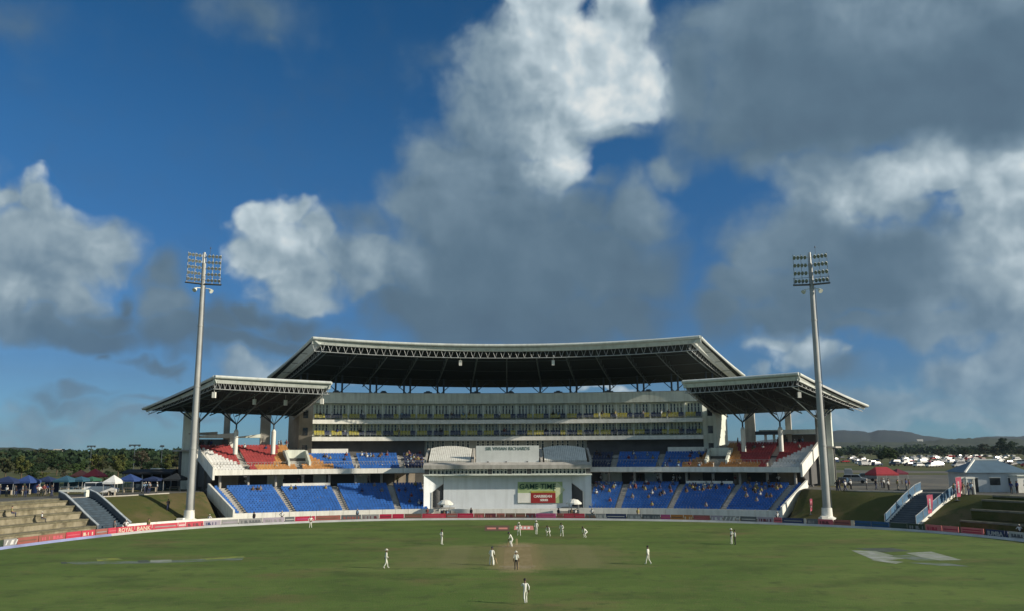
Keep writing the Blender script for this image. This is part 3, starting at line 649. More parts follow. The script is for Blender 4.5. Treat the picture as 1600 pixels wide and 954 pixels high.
g = GB(); g.prism([V3(-15.9, YS + .25, 8.895), V3(-15.9, YS + 1.6, 8.895), V3(-15.9, YS + 2.3, 9.35), V3(-15.9, YS + 1.2, 9.35)], V3(29.9, 0, 0)); g.build('sloping_apron', m_conc)
for xs in ((-15.2, -7.6), (5.7, 13.4)):
    xa, xb = xs; n_ = 22
    g = GB(); g.prism([V3(xa, YS + 2.2, 9.0), V3(xa, YS + 8.5, 9.0), V3(xa, YS + 8.5, 11.9), V3(xa, YS + 2.2, 9.3)], V3(xb - xa, 0, 0)); g.build('covered_stand_base', m_conc)
    for k in range(n_):                    # each strip of white sheeting pulled over a file of seats
        t = (k + .5) / n_; xm = xa + (xb - xa) * t; w = (xb - xa) / n_; top = .80 + .20 * math.sin(math.pi * min(1, max(0, t * 1.05))) ** .6
        y1 = YS + 2.5 + 5.6 * top; z1 = 9.55 + 2.55 * top
        g = GB(); g.bar(V3(xm, YS + 2.4, 9.55), V3(xm, y1, z1 + .1), w * .84, .3); g.build('seat_cover', m_white)
for x in (-15.75, -7.25, 5.2, 14.0):
    g = GB(); g.prism([V3(x - .2, YS + 1.9, 8.9), V3(x - .2, YS + 8.6, 8.9), V3(x - .2, YS + 8.6, 11.9), V3(x - .2, YS + 1.9, 9.75)], V3(.4, 0, 0)); g.build('side_fin', m_conc)
g = GB(); g.box((-.95, YS + 2.3, 10.65), (11.35, .22, 3.3)); sgb = g.build('name_board', mat('board_white', (.62, .64, .62), .6, .06, .8, dirt=.1))
me = text_mesh('SIR VIVIAN RICHARDS', .82, .02, mat('grey_green_lettering', (.10, .15, .12), .6)); t_ = link('lettering', me, sgb); t_.location = (-.9 - GL.x, YS + 2.16 - GL.y, 11.75); t_.rotation_euler = (R(90), 0, 0)
g = GB(); g.box((-.95, YS + 3.2, 9.6), (11.2, 1.4, .9)); g.build('board_base', m_wall)
for x in (-4.5, -1.2, 2.6):
    g = GB(); g.box((x, YS + 2.1, 9.25), (.3, .3, .5)); g.build('board_floodlight', m_black)
# sponsor board on the sight screen
sb = GB(); a = gz(808, 790, 1.8); px = lambda u: ray(u, 770)[0] / ray(u, 770)[1] * (YS + 1.6)
sb.box(((px(808) + px(880)) / 2, YS + 1.62, 4.05), (px(878) - px(808), .1, 3.75)); sbo = sb.build('sponsor_board', mat('pale_green_board', (.36, .46, .22), .6, .15, .5))
def face(name, x0, x1, z0, z1, m, par, d=.08, y=None):
    g = GB(); g.box(((x0 + x1) / 2, (y or YS + 1.57) - d / 2, (z0 + z1) / 2), (x1 - x0, d, z1 - z0)); return g.build(name, m, par)
face('white_panel', px(809), px(829), 2.25, 3.95, m_white, sbo); face('red_panel', px(829.3), px(868), 2.2, 3.95, mat('ad_red', (.30, .02, .02), .5), sbo)
face('yellow_strip', px(829.3), px(868), 4.0, 4.25, m_yellow, sbo)
for tx, z, s_, m_, x in (('GAME TIME', 5.05, 1.28, mat('ad_dark_green', (.01, .06, .035), .5), px(840)), ('CARIBBEAN', 3.35, .62, m_white, px(848)), ('SERIES', 2.7, .5, m_white, px(850))):
    t_ = link('lettering', text_mesh(tx, s_, .02, m_, .02), sbo); t_.location = (x - GL.x, YS + 1.50 - GL.y, z); t_.rotation_euler = (R(90), 0, 0)
g = GB(); g.prism([V3(px(868), YS + 1.5, 3.0), V3(px(883), YS + 1.5, 4.5), V3(px(870), YS + 1.5, 5.9), V3(px(866), YS + 1.5, 4.6)], V3(0, .06, 0)); g.build('arrow_emblem', mat('pale_yellow_print', (.62, .66, .42), .6), sbo)

# ---- roofs
def make_roof(name, rF, rR, eF, eR, zF, zR, nseg, nribs, rib_s=None, chord=2.45, thick=.5):
    rt = empty(name, (0, 0, 0)); rt.parent = gs; rt.location = (0, 0, 0)
    def P(s, t, dz=0.0):
        p = (eF[0] + (eF[1] - eF[0]) * s) * (1 - t) + (eR[0] + (eR[1] - eR[0]) * s) * t
        q = (2 * s - 1) ** 2
        zf = zF[0] + (zF[1] - zF[0]) * s + zF[2] * (q - 1); zr = zR[0] + (zR[1] - zR[0]) * s + zR[2] * (q - 1)
        r = rF + (rR - rF) * t; return Sn(p, r, zf + (zr - zf) * t + dz)
    ss = [i / nseg for i in range(nseg + 1)]
    g = GB(); g.sweep([(.012, -.12), (1, -.12), (1, -thick), (.012, -thick)], lambda s, t, z: P(s, t, z), ss); dk = g.build('roof_deck', m_roof, rt)
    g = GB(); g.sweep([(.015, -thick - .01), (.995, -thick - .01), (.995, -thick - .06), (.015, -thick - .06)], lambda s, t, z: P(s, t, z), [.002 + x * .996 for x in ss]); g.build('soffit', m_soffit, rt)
    L = rR - rF
    def oct_(c, rad, n=10): return [(c[0] + rad * math.cos(2 * math.pi * k / n) / L, c[1] + rad * math.sin(2 * math.pi * k / n)) for k in range(n)]
    g = GB(); g.sweep(oct_((-.004, -.27), .29), lambda s, t, z: P(s, t, z), ss, smooth=True); g.build('front_gutter', m_fascia, rt)
    g = GB(); g.sweep([(.004, -.60), (.012, -.60), (.022, -1.2), (.014, -1.2)], lambda s, t, z: P(s, t, z), ss); g.build('front_fascia', m_fascia, rt)
    for s0, sg in ((0, -1), (1, 1)):       # gable edges: upper roll and lower band
        tt = [i / 12 for i in range(13)]; W = (abs(eF[1] - eF[0]) * R(1) * rF)
        g = GB(); g.sweep([(.29 * math.cos(2 * math.pi * k / 10) / W, -.27 + .29 * math.sin(2 * math.pi * k / 10)) for k in range(10)], lambda t, ds, z: P(s0 + ds, t, z), tt, smooth=True); g.build('gable_roll', m_fascia, rt)
        g = GB(); g.sweep([(-.02 * sg * 2 / 8, -.66), (-.012 * sg, -.66), (-.016 * sg, -1.28), (-.024 * sg, -1.28)], lambda t, ds, z: P(s0 + ds, t, z * (1 - .35 * t)), tt); g.build('gable_band', m_fascia, rt)
        # small truss under the gable edge
        g = GB(); q = s0 - .03 * sg; m_ = 16
        for i in range(m_):
            t0, t1 = i / m_, (i + 1) / m_; zz = lambda t: -1.25 - (chord - 1.5) * (1 - t) ** 1.2
            g.tube(P(q, t0, zz(t0)), P(q, t1, zz(t1)), .07, n=5, caps=False)
            g.tube(P(q, t0, -.9), P(q, (t0 + t1) / 2, zz((t0 + t1) / 2)), .045, n=4, caps=False); g.tube(P(q, (t0 + t1) / 2, zz((t0 + t1) / 2)), P(q, t1, -.9), .045, n=4, caps=False)
        tag(g.build('gable_truss', m_steel, rt), kind='stuff')
    # front edge truss: bottom chord and lacing
    g = GB(); c0 = [P(s * .985 + .0075, .02, -chord) for s in ss]
    for i in range(nseg): g.tube(c0[i], c0[i + 1], .085, n=7, caps=False)
    g.build('front_chord', m_steel, rt)
    nl = nribs * 4; g = GB()
    for i in range(nl):
        a = (i + .1) / nl; b_ = (i + .42) / nl; c = (i + .74) / nl
        g.tube(P(a, .02, -1.1), P(b_, .02, -chord), .042, n=5, caps=False); g.tube(P(b_, .02, -chord), P(c, .02, -1.1), .042, n=5, caps=False)
    tag(g.build('truss_lacing', m_steel, rt), kind='stuff')
    for k in range(1, 4):
        g = GB(); t = .02 + k * .24
        for i in range(nseg): g.tube(P(ss[i], t, -thick - .5), P(ss[i + 1], t, -thick - .5), .05, n=4, caps=False)
        g.build('purlin', m_rib, rt)
    for s in (rib_s or [(i + .5) / nribs for i in range(nribs)]):
        g = GB(); m_ = 8
        pts = [P(s, .02 + .98 * i / m_, -chord + (chord - 1.0) * (i / m_) ** 1.1) for i in range(m_ + 1)]
        for i in range(m_): g.tube(pts[i], pts[i + 1], .11, n=6, caps=False)
        for i in range(m_): g.tube(pts[i], P(s, .02 + .98 * (i + .5) / m_, -thick), .045, n=4, caps=False); g.tube(P(s, .02 + .98 * (i + .5) / m_, -thick), pts[i + 1], .045, n=4, caps=False)
        g.build('roof_rib', m_rib, rt)
    return rt, P
mr, PM = make_roof('main_roof', 113, 141, (-18.45, 18.3), (-21.0, 20.75), (32.2, 32.1, .8), (27.2, 27.1, 1.35), 26, 13)
wl, PL = make_roof('wing_roof', 107, 131.5, (-27.3, -16.9), (-31.2, -18.8), (24.1, 23.55, 0), (19.75, 19.0, 0), 10, 6, chord=2.15)
wr, PR = make_roof('wing_roof', 107, 131.5, (16.8, 27.25), (18.6, 30.9), (23.45, 24.1, 0), (18.8, 19.6, 0), 10, 6, chord=2.15)
# speakers hung below the roofs
def hung(P, s, t, dz):
    c = P(s, t, dz); g = GB(); g.box((c.x, c.y, c.z), (.55, .5, .95)); g.tube((c.x, c.y, c.z + .4), (c.x, c.y, c.z + 1.4), .03, n=5); g.build('speaker', m_white)
hung(PL, .02, .03, -3.1); hung(PL, .45, .25, -2.6); hung(PL, .7, .25, -2.5); hung(PL, .97, .15, -2.6); hung(PR, .93, .12, -3.0); hung(PM, .38, .05, -3.2); hung(PM, .62, .05, -3.2)
# struts carrying the main roof from the rooftop
for i in range(13):
    s = (i + .5) / 13; p = -18.45 + 36.75 * s; p *= 1.07
    for dp in ((-.28, .28) if i not in (6, 7) else (0,)):
        g = GB(); a = Sn(p + dp, 134.5, 22.2); g.tube(a, (a.x, a.y, 27.6), .2, n=8); g.build('roof_column', m_dsteel)
    for dp in (-1.3, 1.3):
        g = GB(); a = Sn(p, 134.5, 23.4); b_ = Sn(p + dp, 135.5, 26.2); g.tube(a, b_, .09, n=6); g.build('roof_strut', m_dsteel)
for i in range(9):
    p = -16 + i * 4.05 + rnd.random(); c = Sn(p, 129.6, 22.3); g = GB(); g.box((c.x, c.y, 22.9), (1.1 + rnd.random(), .9, 1.1)); g.box((c.x, c.y, 23.55), (.8, .7, .2)); g.build('rooftop_unit', m_dsteel)
# wing roof supports: tree struts on round columns
for side, PP in ((-1, PL), (1, PR)):
    for k, p in enumerate((21.05, 24.2, 27.4)):
        pp = side * p + (.1 if side > 0 else 0); ap = Sn(pp, 124, 16.5)
        g = GB(); g.tube((ap.x, ap.y, 11.0 if k < 2 else 4.6), (ap.x, ap.y, 15.2), .42, .42, n=14); g.tube((ap.x, ap.y, 15.2), (ap.x, ap.y, 15.6), .42, .2, n=14); g.build('strut_column', m_white)
        g = GB(); g.tube((ap.x, ap.y, 15.5), ap + V3(0, 0, .2), .16, n=8)
        for dp, r in ((-1.55, 124), (1.55, 124), (-1.2, 129), (1.2, 129), (-.5, 125), (.5, 125)):
            b_ = Sn(pp + dp, r, 0); f = (r - 107) / 24.5; b_.z = (24 - 4.6 * f) - .7; g.tube(ap, b_, .12 if abs(dp) > 1 else .05, n=6)
        g.build('tree_strut', m_dsteel)
        s = {0: .69, 1: .39, 2: .09}[k]; s = s if side < 0 else 1 - s
        g = GB(); g.tube(ap, PP(s + (.08 if side < 0 else -.08), .02, -2.15), .11, n=6, caps=False); g.build('raking_strut', m_rib)
    # tall rear piers
    for p, r, w, d, z0 in ((27.55, 131, 2.5, 1.6, ZC - .1), (24.5, 134, 1.1, 1.1, ZC - .1), (21.35, 134, 1.9, 1.6, ZC - .1)):
        c = Sn(side * p, r, 0); a = -R(side * p)
        zt = 18.9
        g = GB(); g.box((c.x, c.y, (z0 + zt) / 2), (w, d, zt - z0), rz=a); g.build('rear_pier', m_wall if p > 25 else m_conc)
        g = GB(); g.tube((c.x, c.y, zt), (c.x, c.y, zt + .9), .25, n=8)
        for dx in (-1.4, 1.4): g.tube((c.x, c.y, zt - .6), (c.x + dx, c.y, zt + .6), .12, n=6)
        g.build('pier_bracket', m_dsteel)
        if p > 27:
            c2 = Sn(side * (p - .62), r - .2, 0); g = GB(); g.box((c2.x, c2.y, 11.2), (.5, .9, 13.4), rz=a); g.build('pier_fin', m_conc)
# kiosk frames behind the top row
g = GB(); 
def blk(name, p0, p1, r0, r1, z0, z1, m, z2=None):
    g = GB(); z2 = z1 if z2 is None else z2
    vs = [Sn(p0, r0, z0), Sn(p1, r0, z0), Sn(p1, r1, z0), Sn(p0, r1, z0), Sn(p0, r0, z1), Sn(p1, r0, z2), Sn(p1, r1, z2), Sn(p0, r1, z1)]
    g.add(vs, [(3, 2, 1, 0), (4, 5, 6, 7), (0, 1, 5, 4), (1, 2, 6, 5), (2, 3, 7, 6), (3, 0, 4, 7)]); return g.build(name, m)
blk('concourse_floor', -28.5, -17.6, 129.2, 137, 11.6, 11.9, m_conc); blk('concourse_floor', 17.5, 28.4, 129.2, 137, 11.6, 11.9, m_conc)
blk('rear_support_wall', -28.3, -17.6, 130.5, 131, 4.6, 11.6, m_concd); blk('rear_support_wall', 17.5, 28.2, 130.5, 131, 4.6, 11.6, m_concd)
blk('kiosk_post', -27.35, -27.0, 131, 131.6, 11.9, 14.1, m_white); blk('kiosk_post', -24.35, -23.85, 131, 131.9, 11.9, 15.0, m_white)
blk('kiosk_beam', -27.5, -23.85, 130.6, 133.5, 14.1, 14.45, m_white, 15.1); blk('kiosk_canopy', -27.7, -25.4, 130.2, 134, 14.75, 15.0, m_conc, 15.3)
blk('kiosk_glass', -26.9, -24.4, 132.4, 132.6, 12.0, 13.9, m_glass); blk('kiosk_counter', -26.9, -24.4, 131.9, 132.1, 11.9, 12.8, m_steel)
blk('side_canopy', -23.6, -21.8, 132, 135, 14.2, 14.4, m_wall, 14.9)
blk('kiosk_canopy', 22.2, 27.2, 130.4, 135, 14.35, 15.15, m_wall); blk('kiosk_back', 23.8, 26.9, 133.5, 133.8, 11.9, 14.3, m_concd); blk('kiosk_post', 22.6, 22.8, 131, 131.5, 11.9, 14.3, m_white); blk('kiosk_post', 23.3, 23.5, 131, 131.5, 11.9, 14.3, m_wall)
blk('canopy_edge', 21.9, 24.0, 130.0, 130.38, 14.2, 14.9, m_dsteel)

# ------------------------------------------------------------------ boundary cushion, low wall, advertising boards
m_cush = mat('cushion_vinyl', (.42, .43, .42), .6, .15, .4, dirt=.2); m_cushb = mat('blue_cushion_vinyl', (.22, .25, .42), .6, .3, .3)
for nm, a, b_, m_ in (('boundary_cushion', 4, bidx(170), m_cushb), ('boundary_cushion', bidx(170), nb - 5, m_cush)):
    o = MB(); o.sweep([(-1.15, 0), (-.65, 0), (-.9, .3)], lambda i, d, z: B[int(i)] + bn(int(i)) * d + Vector((0, 0, z)), list(range(a, b_ + 1)))
    tag(o.build(nm, m_), 'long ' + ('blue and white' if m_ is m_cushb else 'pale grey') + ' triangular cushion marking the ' + ('left part of the ' if m_ is m_cushb else '') + 'boundary before the boards', 'boundary cushion')
def wallrun(name, ua_, ub_, d, h, th, m, label, cat):
    ia, ib = bidx(ua_), bidx(ub_)
    o = MB(); o.sweep([(d, 0), (d + th, 0), (d + th, h), (d, h)], lambda i, dd, z: B[int(i)] + bn(int(i)) * dd + Vector((0, 0, z)), list(range(ia, ib + 1))); return tag(o.build(name, m), label, cat)
wallrun('low_wall', 205, 366, 1.7, 1.15, .25, m_white, 'low cream wall behind the boards left of the stand', 'wall')
AC = {'pink': (.50, .10, .13), 'red': (.45, .03, .06), 'crim': (.42, .01, .05), 'brick': (.28, .09, .07), 'brown': (.16, .09, .06), 'maroon': (.12, .025, .035), 'grey': (.25, .25, .25), 'dgrey': (.10, .11, .12), 'pale': (.45, .45, .43), 'navy': (.015, .03, .10), 'blue': (.01, .07, .20), 'orange': (.45, .17, .03), 'mag': (.45, .08, .22), 'dgreen': (.03, .05, .03), 'salmon': (.60, .16, .16), 'cream': (.6, .5, .38), 'white': (.6, .6, .58), 'lilac': (.34, .30, .36), 'teal': (.02, .07, .09)}
ACN = {'pink': 'pink', 'red': 'red', 'crim': 'crimson', 'brick': 'brick red', 'brown': 'brown', 'maroon': 'maroon', 'grey': 'grey', 'dgrey': 'dark grey', 'pale': 'pale grey', 'navy': 'navy', 'blue': 'deep blue', 'orange': 'orange', 'mag': 'magenta', 'dgreen': 'dark green', 'salmon': 'salmon pink', 'cream': 'cream', 'white': 'white', 'lilac': 'lilac grey', 'teal': 'dark teal'}
AM = {k: mat('board_' + k, v, .55, .12, .6, dirt=.15) for k, v in AC.items()}
ads = [(-60, 8, 'dgreen', 'grey', 'bars'), (8.5, 29, 'grey', 'white', 'slash'), (29.5, 62, 'brick', 'brown', 'line'), (62.5, 104, 'brick', 'pink', 'bars'), (104.5, 128, 'red', 'pink', 'line'), (128.5, 150, 'red', 'cream', 'bars'), (150.5, 169, 'brick', 'grey', 'line'), (169.5, 183, 'red', 'pink', 'line'),
 (183.5, 211, 'red', 'cream', 'ROYAL'), (211.5, 238, 'red', 'cream', 'BANK'), (238.5, 278, 'red', 'grey', 'line'), (278.5, 290, 'pink', 'white', 'line'), (290.5, 318, 'red', 'maroon', 'bars'), (318.5, 345, 'lilac', 'navy', 'bars'), (345.5, 372, 'grey', 'lilac', 'line'), (372.5, 410, 'grey', 'dgrey', 'bars'), (410.5, 444, 'lilac', 'grey', 'bars'), (444.5, 460, 'dgrey', 'pale', 'line'),
 (460.5, 492, 'crim', 'mag', 'line'), (492.5, 532, 'brick', 'brown', 'line'), (532.5, 564, 'dgrey', 'brick', 'bars'), (564.5, 592, 'grey', 'maroon', 'bars'), (592.5, 612, 'crim', 'maroon', 'line'), (612.5, 631, 'crim', 'red', 'line'), (631.5, 659, 'brown', 'brick', 'line'), (659.5, 697, 'red', 'pink', 'lines'), (697.5, 714, 'brick', 'grey', 'line'), (714.5, 740, 'crim', 'pink', 'line'),
 (740.5, 757, 'brick', 'pink', 'bars'), (757.5, 775, 'maroon', 'brick', 'bars'), (775.5, 789, 'brick', 'brown', 'bars'), (789.5, 805, 'brown', 'maroon', 'bars'), (805.5, 821, 'brown', 'brick', 'line'), (821.5, 837, 'maroon', 'dgrey', 'bars'), (837.5, 869, 'mag', 'pink', 'lines'), (869.5, 880, 'brick', 'brown', 'line'), (880.5, 897, 'red', 'pink', 'line'), (897.5, 914, 'red', 'pink', 'line'),
 (914.5, 930, 'dgrey', 'brown', 'bars'), (930.5, 946, 'grey', 'pale', 'bars'), (946.5, 979, 'navy', 'pale', 'line'), (979.5, 1003, 'grey', 'pale', 'bars'), (1003.5, 1032, 'dgrey', 'grey', 'bars'), (1032.5, 1048, 'mag', 'pink', 'line'), (1048.5, 1068, 'orange', 'brown', 'line'), (1068.5, 1083, 'orange', 'cream', 'bars'), (1083.5, 1110, 'brick', 'pink', 'lines'), (1110.5, 1130, 'lilac', 'white', 'bars'), (1130.5, 1150, 'grey', 'white', 'slash'),
 (1150.5, 1156, 'grey', 'white', 'line'), (1157, 1183, 'dgrey', 'pale', 'line'), (1183.5, 1209, 'lilac', 'maroon', 'bars'), (1209.5, 1222, 'pink', 'maroon', 'line'), (1222.5, 1256, 'navy', 'grey', 'line'), (1256.5, 1260, 'pale', 'pale', 'none'), (1260.5, 1278, 'dgrey', 'grey', 'bars'), (1278.5, 1302, 'pink', 'maroon', 'bars'), (1302.5, 1329, 'brick', 'maroon', 'line'), (1329.5, 1335, 'cream', 'white', 'none'), (1335.5, 1361, 'blue', 'teal', 'line'), (1361.5, 1389, 'blue', 'teal', 'line'),
 (1391, 1417, 'dgreen', 'grey', 'none'), (1417.5, 1445, 'dgreen', 'grey', 'bars'), (1445.5, 1471, 'salmon', 'red', 'bars'), (1471.5, 1497, 'salmon', 'crim', 'line'), (1500, 1536, 'salmon', 'crim', 'lines'), (1539, 1568, 'navy', 'pale', 'JUMBA'), (1569, 1573, 'navy', 'navy', 'none'), (1574, 1612, 'pale', 'dgrey', 'bars'), (1613, 1660, 'blue', 'pale', 'bars')]
PAT = {'bars': 'blocky marks', 'line': 'a thin line', 'lines': 'two thin lines', 'slash': 'slanting marks', 'none': 'no marks'}
seen_lab = {}
def near(u):
    for lim, w in ((90, 'before the pale terrace'), (205, 'before the left stairs'), (285, 'before the left grass bank'), (312, 'below the left lamp mast'), (370, 'before the low cream wall'), (460, 'before the outer left seats'), (560, 'before the left seats'), (664, 'before the inner left seats'), (745, 'before the left hut'), (800, 'before the sight screen'), (870, 'below the sponsor board'), (925, 'before the right hut'), (1010, 'before the inner right seats'), (1110, 'before the right seats'), (1225, 'before the outer right seats'), (1275, 'beside the white end parapet'), (1312, 'below the right lamp mast'), (1395, 'before the right grass bank'), (1445, 'before the right stairs'), (1700, 'before the dark right bank')):
        if u < lim: return w
for (u0, u1, c, c2, pat) in ads:
    p0, n0 = bpos(u0); p1, n1 = bpos(u1)
    if u0 < 0: p0 = gz(-60, 868)
    if u1 > 1640: p1 = gz(1660, 852)
    d = (p1 - p0); L = d.length; d.normalize(); a = math.atan2(d.y, d.x); mid = (p0 + p1) / 2; h = .95
    t = empty('advertising_board', mid, a)
    b_ = MB(); b_.box((0, .06, h / 2 + .04), (L - .04, .08, h)); b_.box((0, .06, .02), (L - .3, .3, .04)); b_.build('panel', AM[c], t)
    b_ = MB()
    for x in (-L * .35, L * .35): b_.bar((x, .1, h * .9), (x, .75, .03), .05)
    b_.build('prop', m_steel, t)
    b_ = MB(); lr = random.Random(int(u0) + 99)
    if pat in ('bars', 'slash'):
        x = -L * .38
        while x < L * .38:
            w = lr.choice([.12, .2, .3, .4]); hh = .42 if pat == 'bars' else .55; sk = .25 if pat == 'slash' else 0
            z0 = .3; b_.prism([(x, .0, z0), (x + w, .0, z0), (x + w + sk, .0, z0 + hh), (x + sk, .0, z0 + hh)], (0, .018, 0))
            if w > .25: b_.prism([(x + w + .02, .0, z0), (x + w + .12, 0, z0), (x + w + .12, 0, z0 + hh * .4), (x + w + .02, 0, z0 + hh * .4)], (0, .018, 0))
            x += w + lr.choice([.12, .16, .35, .5])
    elif pat in ('line', 'lines'):
        for z0, hh in (((.5, .14),) if pat == 'line' else ((.36, .12), (.66, .12))): b_.box((0, .01, z0 + hh / 2), (L * .82, .018, hh))
    elif pat == 'none': b_.box((0, .01, .97), (L * .9, .018, .05))
    if pat in PAT: b_.build('lettering', AM[c2], t); lab = f'{ACN[c]} advertising board with {ACN[c2]} {PAT[pat]} {near((u0 + u1) / 2)}' if pat != 'none' else f'plain {ACN[c]} boundary board {near((u0 + u1) / 2)}'
    else:
        me = text_mesh(pat, .82 if pat != 'JUMBA' else .75, .012, AM[c2], .02); o_ = link('lettering', me, t); o_.location = (0, .005, .5); o_.rotation_euler = (R(90), 0, 0); w_ = max(v.co.x for v in me.vertices) * 2; o_.scale = (min(1.6, L * .84 / w_), 1, 1)
        lab = f'{ACN[c]} board with large {ACN[c2]} lettering reading {pat}'
    lab = lab.replace(' with ', ' carrying ', 1) if lab in seen_lab else lab
    if lab in seen_lab: lab += ', farther right one'
    seen_lab[lab] = 1
    tag(t, lab, 'advertising board', 'boards round the boundary')

# tall pink feather flags, huts and umbrellas, painted adverts on the turf
def painted(name, pts, m, label, z=.012, kind='structure'):
    o_ = MB(); o_.poly([Vector((p[0], p[1], z)) for p in pts]); r_ = o_.build(name, m); tag(r_, kind=kind); return r_
G = lambda u, v: tuple(gz(u, v))[:2]
m_pg = mat('painted_pale_grey', (.27, .29, .26), .95, .25, .8, c2=(.20, .24, .16), c2scale=.7); m_pd = mat('painted_dark', (.05, .07, .05), .95, .3, .8); m_py = mat('painted_yellow', (.22, .25, .03), .95, .2, .8, c2=(.11, .16, .035), c2scale=.9); m_pb = mat('painted_blue_grey', (.12, .155, .13), .95, .2, .8, c2=(.085, .13, .04), c2scale=.6)
rt_ = painted('turf_logo', [G(1330, 859), G(1368, 860), G(1415, 872), G(1368, 875)], m_pg, '')
painted('turf_logo', [G(1374, 873), G(1412, 877), G(1400, 880), G(1360, 874)], m_pg, '', .014)
painted('turf_logo', [G(1415, 863), G(1455, 861), G(1503, 874), G(1460, 875)], m_pg, '', .013)
painted('turf_logo', [G(1385, 868), G(1420, 866), G(1470, 875), G(1440, 876)], m_pb, '', .016)
painted('turf_logo', [G(1415, 878), G(1480, 879), G(1515, 884), G(1470, 883)], m_pb, '', .012)
painted('turf_logo', [G(1335, 856), G(1392, 855), G(1425, 860), G(1380, 862)], m_pd, '', .011)
painted('turf_logo', [G(100, 878), G(112, 877), G(250, 875.5), G(382, 869.5), G(378, 874), G(250, 879), G(120, 881)], m_pb, '')
painted('turf_logo', [G(150, 872), G(185, 871), G(193, 873.5), G(152, 876)], m_py, '', .014)
painted('turf_logo', [G(310, 872), G(380, 868), G(384, 870), G(325, 873.5)], m_py, '', .015)
painted('turf_logo', [G(235, 874.3), G(268, 873.5), G(268, 877.5), G(235, 877.8)], m_pg, '', .016)
painted('turf_logo', [G(95, 877.3), G(103, 877), G(106, 880), G(96, 880)], m_pd, '', .017)
painted('turf_logo', [G(215, 874.7), G(232, 874.4), G(234, 877.8), G(216, 878)], m_pd, '', .018)
m_tb = mat('turf_ad_brown', (.10, .055, .03), .95); m_tp = mat('turf_ad_pink', (.62, .22, .18), .95)
painted('turf_advert', [G(757, 828.5), G(758, 820), G(796, 820), G(796, 828.5)], m_tb, '')
for a, b_ in ((761, 775), (779, 793)): painted('turf_advert', [G(a, 826), G(a, 823.4), G(b_, 823.4), G(b_, 826)], m_tp, '', .016)
painted('turf_advert', [G(803, 827), G(804, 820.5), G(833, 820.5), G(834, 827)], m_tp, '')
for a in (806, 812, 818, 824): painted('turf_advert', [G(a, 825.5), G(a + .5, 822), G(a + 4, 822), G(a + 4, 825.5)], m_white, '', .016)

def hut(px, label):
    c = gz(px, 803.5); c.y = 148.6; t = empty('parasol_hut', (c.x, 148.6, 0)); t.scale = (1.08, 1.08, 1.22)
    b_ = MB(); n = 12
    ring1 = [(1.25 * math.cos(2 * math.pi * k / n), 1.25 * math.sin(2 * math.pi * k / n), 2.0) for k in range(n)]; r0 = [(x * .55, y * .55, 2.42) for x, y, z in ring1]; rl = [(x, y, 1.82) for x, y, z in ring1]
    b_.add(ring1 + r0 + [(0, 0, 2.55)] + rl, [(k, (k + 1) % n, n + (k + 1) % n, n + k) for k in range(n)] + [(n + k, n + (k + 1) % n, 2 * n) for k in range(n)] + [(2 * n + 1 + k, 2 * n + 1 + (k + 1) % n, (k + 1) % n, k) for k in range(n)])
    b_.build('canopy', m_white, t)
    b_ = MB()
    for k in range(4): q = math.pi / 4 + k * math.pi / 2; b_.tube((1.05 * math.cos(q), 1.05 * math.sin(q), 0), (1.05 * math.cos(q), 1.05 * math.sin(q), 1.95), .035, n=6)
    b_.build('frame', m_steel, t)
    b_ = MB(); b_.box((0, .5, .45), (1.7, .4, .06)); b_.box((0, .72, .75), (1.7, .06, .5)); [b_.box((x, .5, .22), (.06, .4, .44)) for x in (-.7, .7)]; b_.build('bench', m_dsteel, t)
    tag(t, label, 'shelter')
hut(700.5, 'white domed shelter at the left foot of the sight screen'); hut(893.5, 'white domed shelter at the right foot of the sight screen')
m_flag = mat('pink_flag_cloth', (.72, .13, .20), .7, .12, 1); 
def flag(px, d, hgt, sx, label):
    c = offf(fidx(px, d), d, bankz(d)); t = empty('feather_flag', c); t.scale = (sx, 1, 1)
    b_ = MB(); b_.tube((-.3, 0, 0), (-.3, 0, hgt), .035, .02, n=6); b_.tube((-.3, 0, hgt), (.25, 0, hgt + .15), .02, n=6); b_.build('pole', m_steel, t)
    b_ = MB(); pr = []
    for k in range(9):
        f = k / 8; w = .85 * (1 - .35 * (1 - f) ** 2); y = .06 * math.sin(f * 7); pr.append(((-.28, y, .5 + f * (hgt - .5)), (-.28 + w, y + .05 * math.cos(f * 9), .55 + f * (hgt - .45))))
    vs = [p for pp in pr for p in pp]; b_.add(vs, [(2 * k, 2 * k + 1, 2 * k + 3, 2 * k + 2) for k in range(8)]); vs2 = [(x, y + .02, z_) for x, y, z_ in vs]; b_.add(vs2, [(2 * k, 2 * k + 2, 2 * k + 3, 2 * k + 1) for k in range(8)]); b_.build('flag_cloth', m_flag, t)
    b_ = MB()
    for k in range(4): b_.box((.08, -.035, 1.3 + k * (hgt - 1.6) / 4), (.22, .012, .35))
    b_.build('lettering', m_white, t)
    b_ = MB(); b_.box((-.3, 0, .04), (.6, .6, .08)); b_.build('base', m_dsteel, t); tag(t, label, 'flag', 'pink feather flags')
flag(1454, 5.6, 3.1, 1, 'pink feather flag half way down the right stairs'); flag(1499, 10.5, 3.3, 1, 'pink feather flag at the top of the right stairs')
flag(1268, 4.5, 2.4, .45, 'thin pink feather flag between end parapet and right mast')

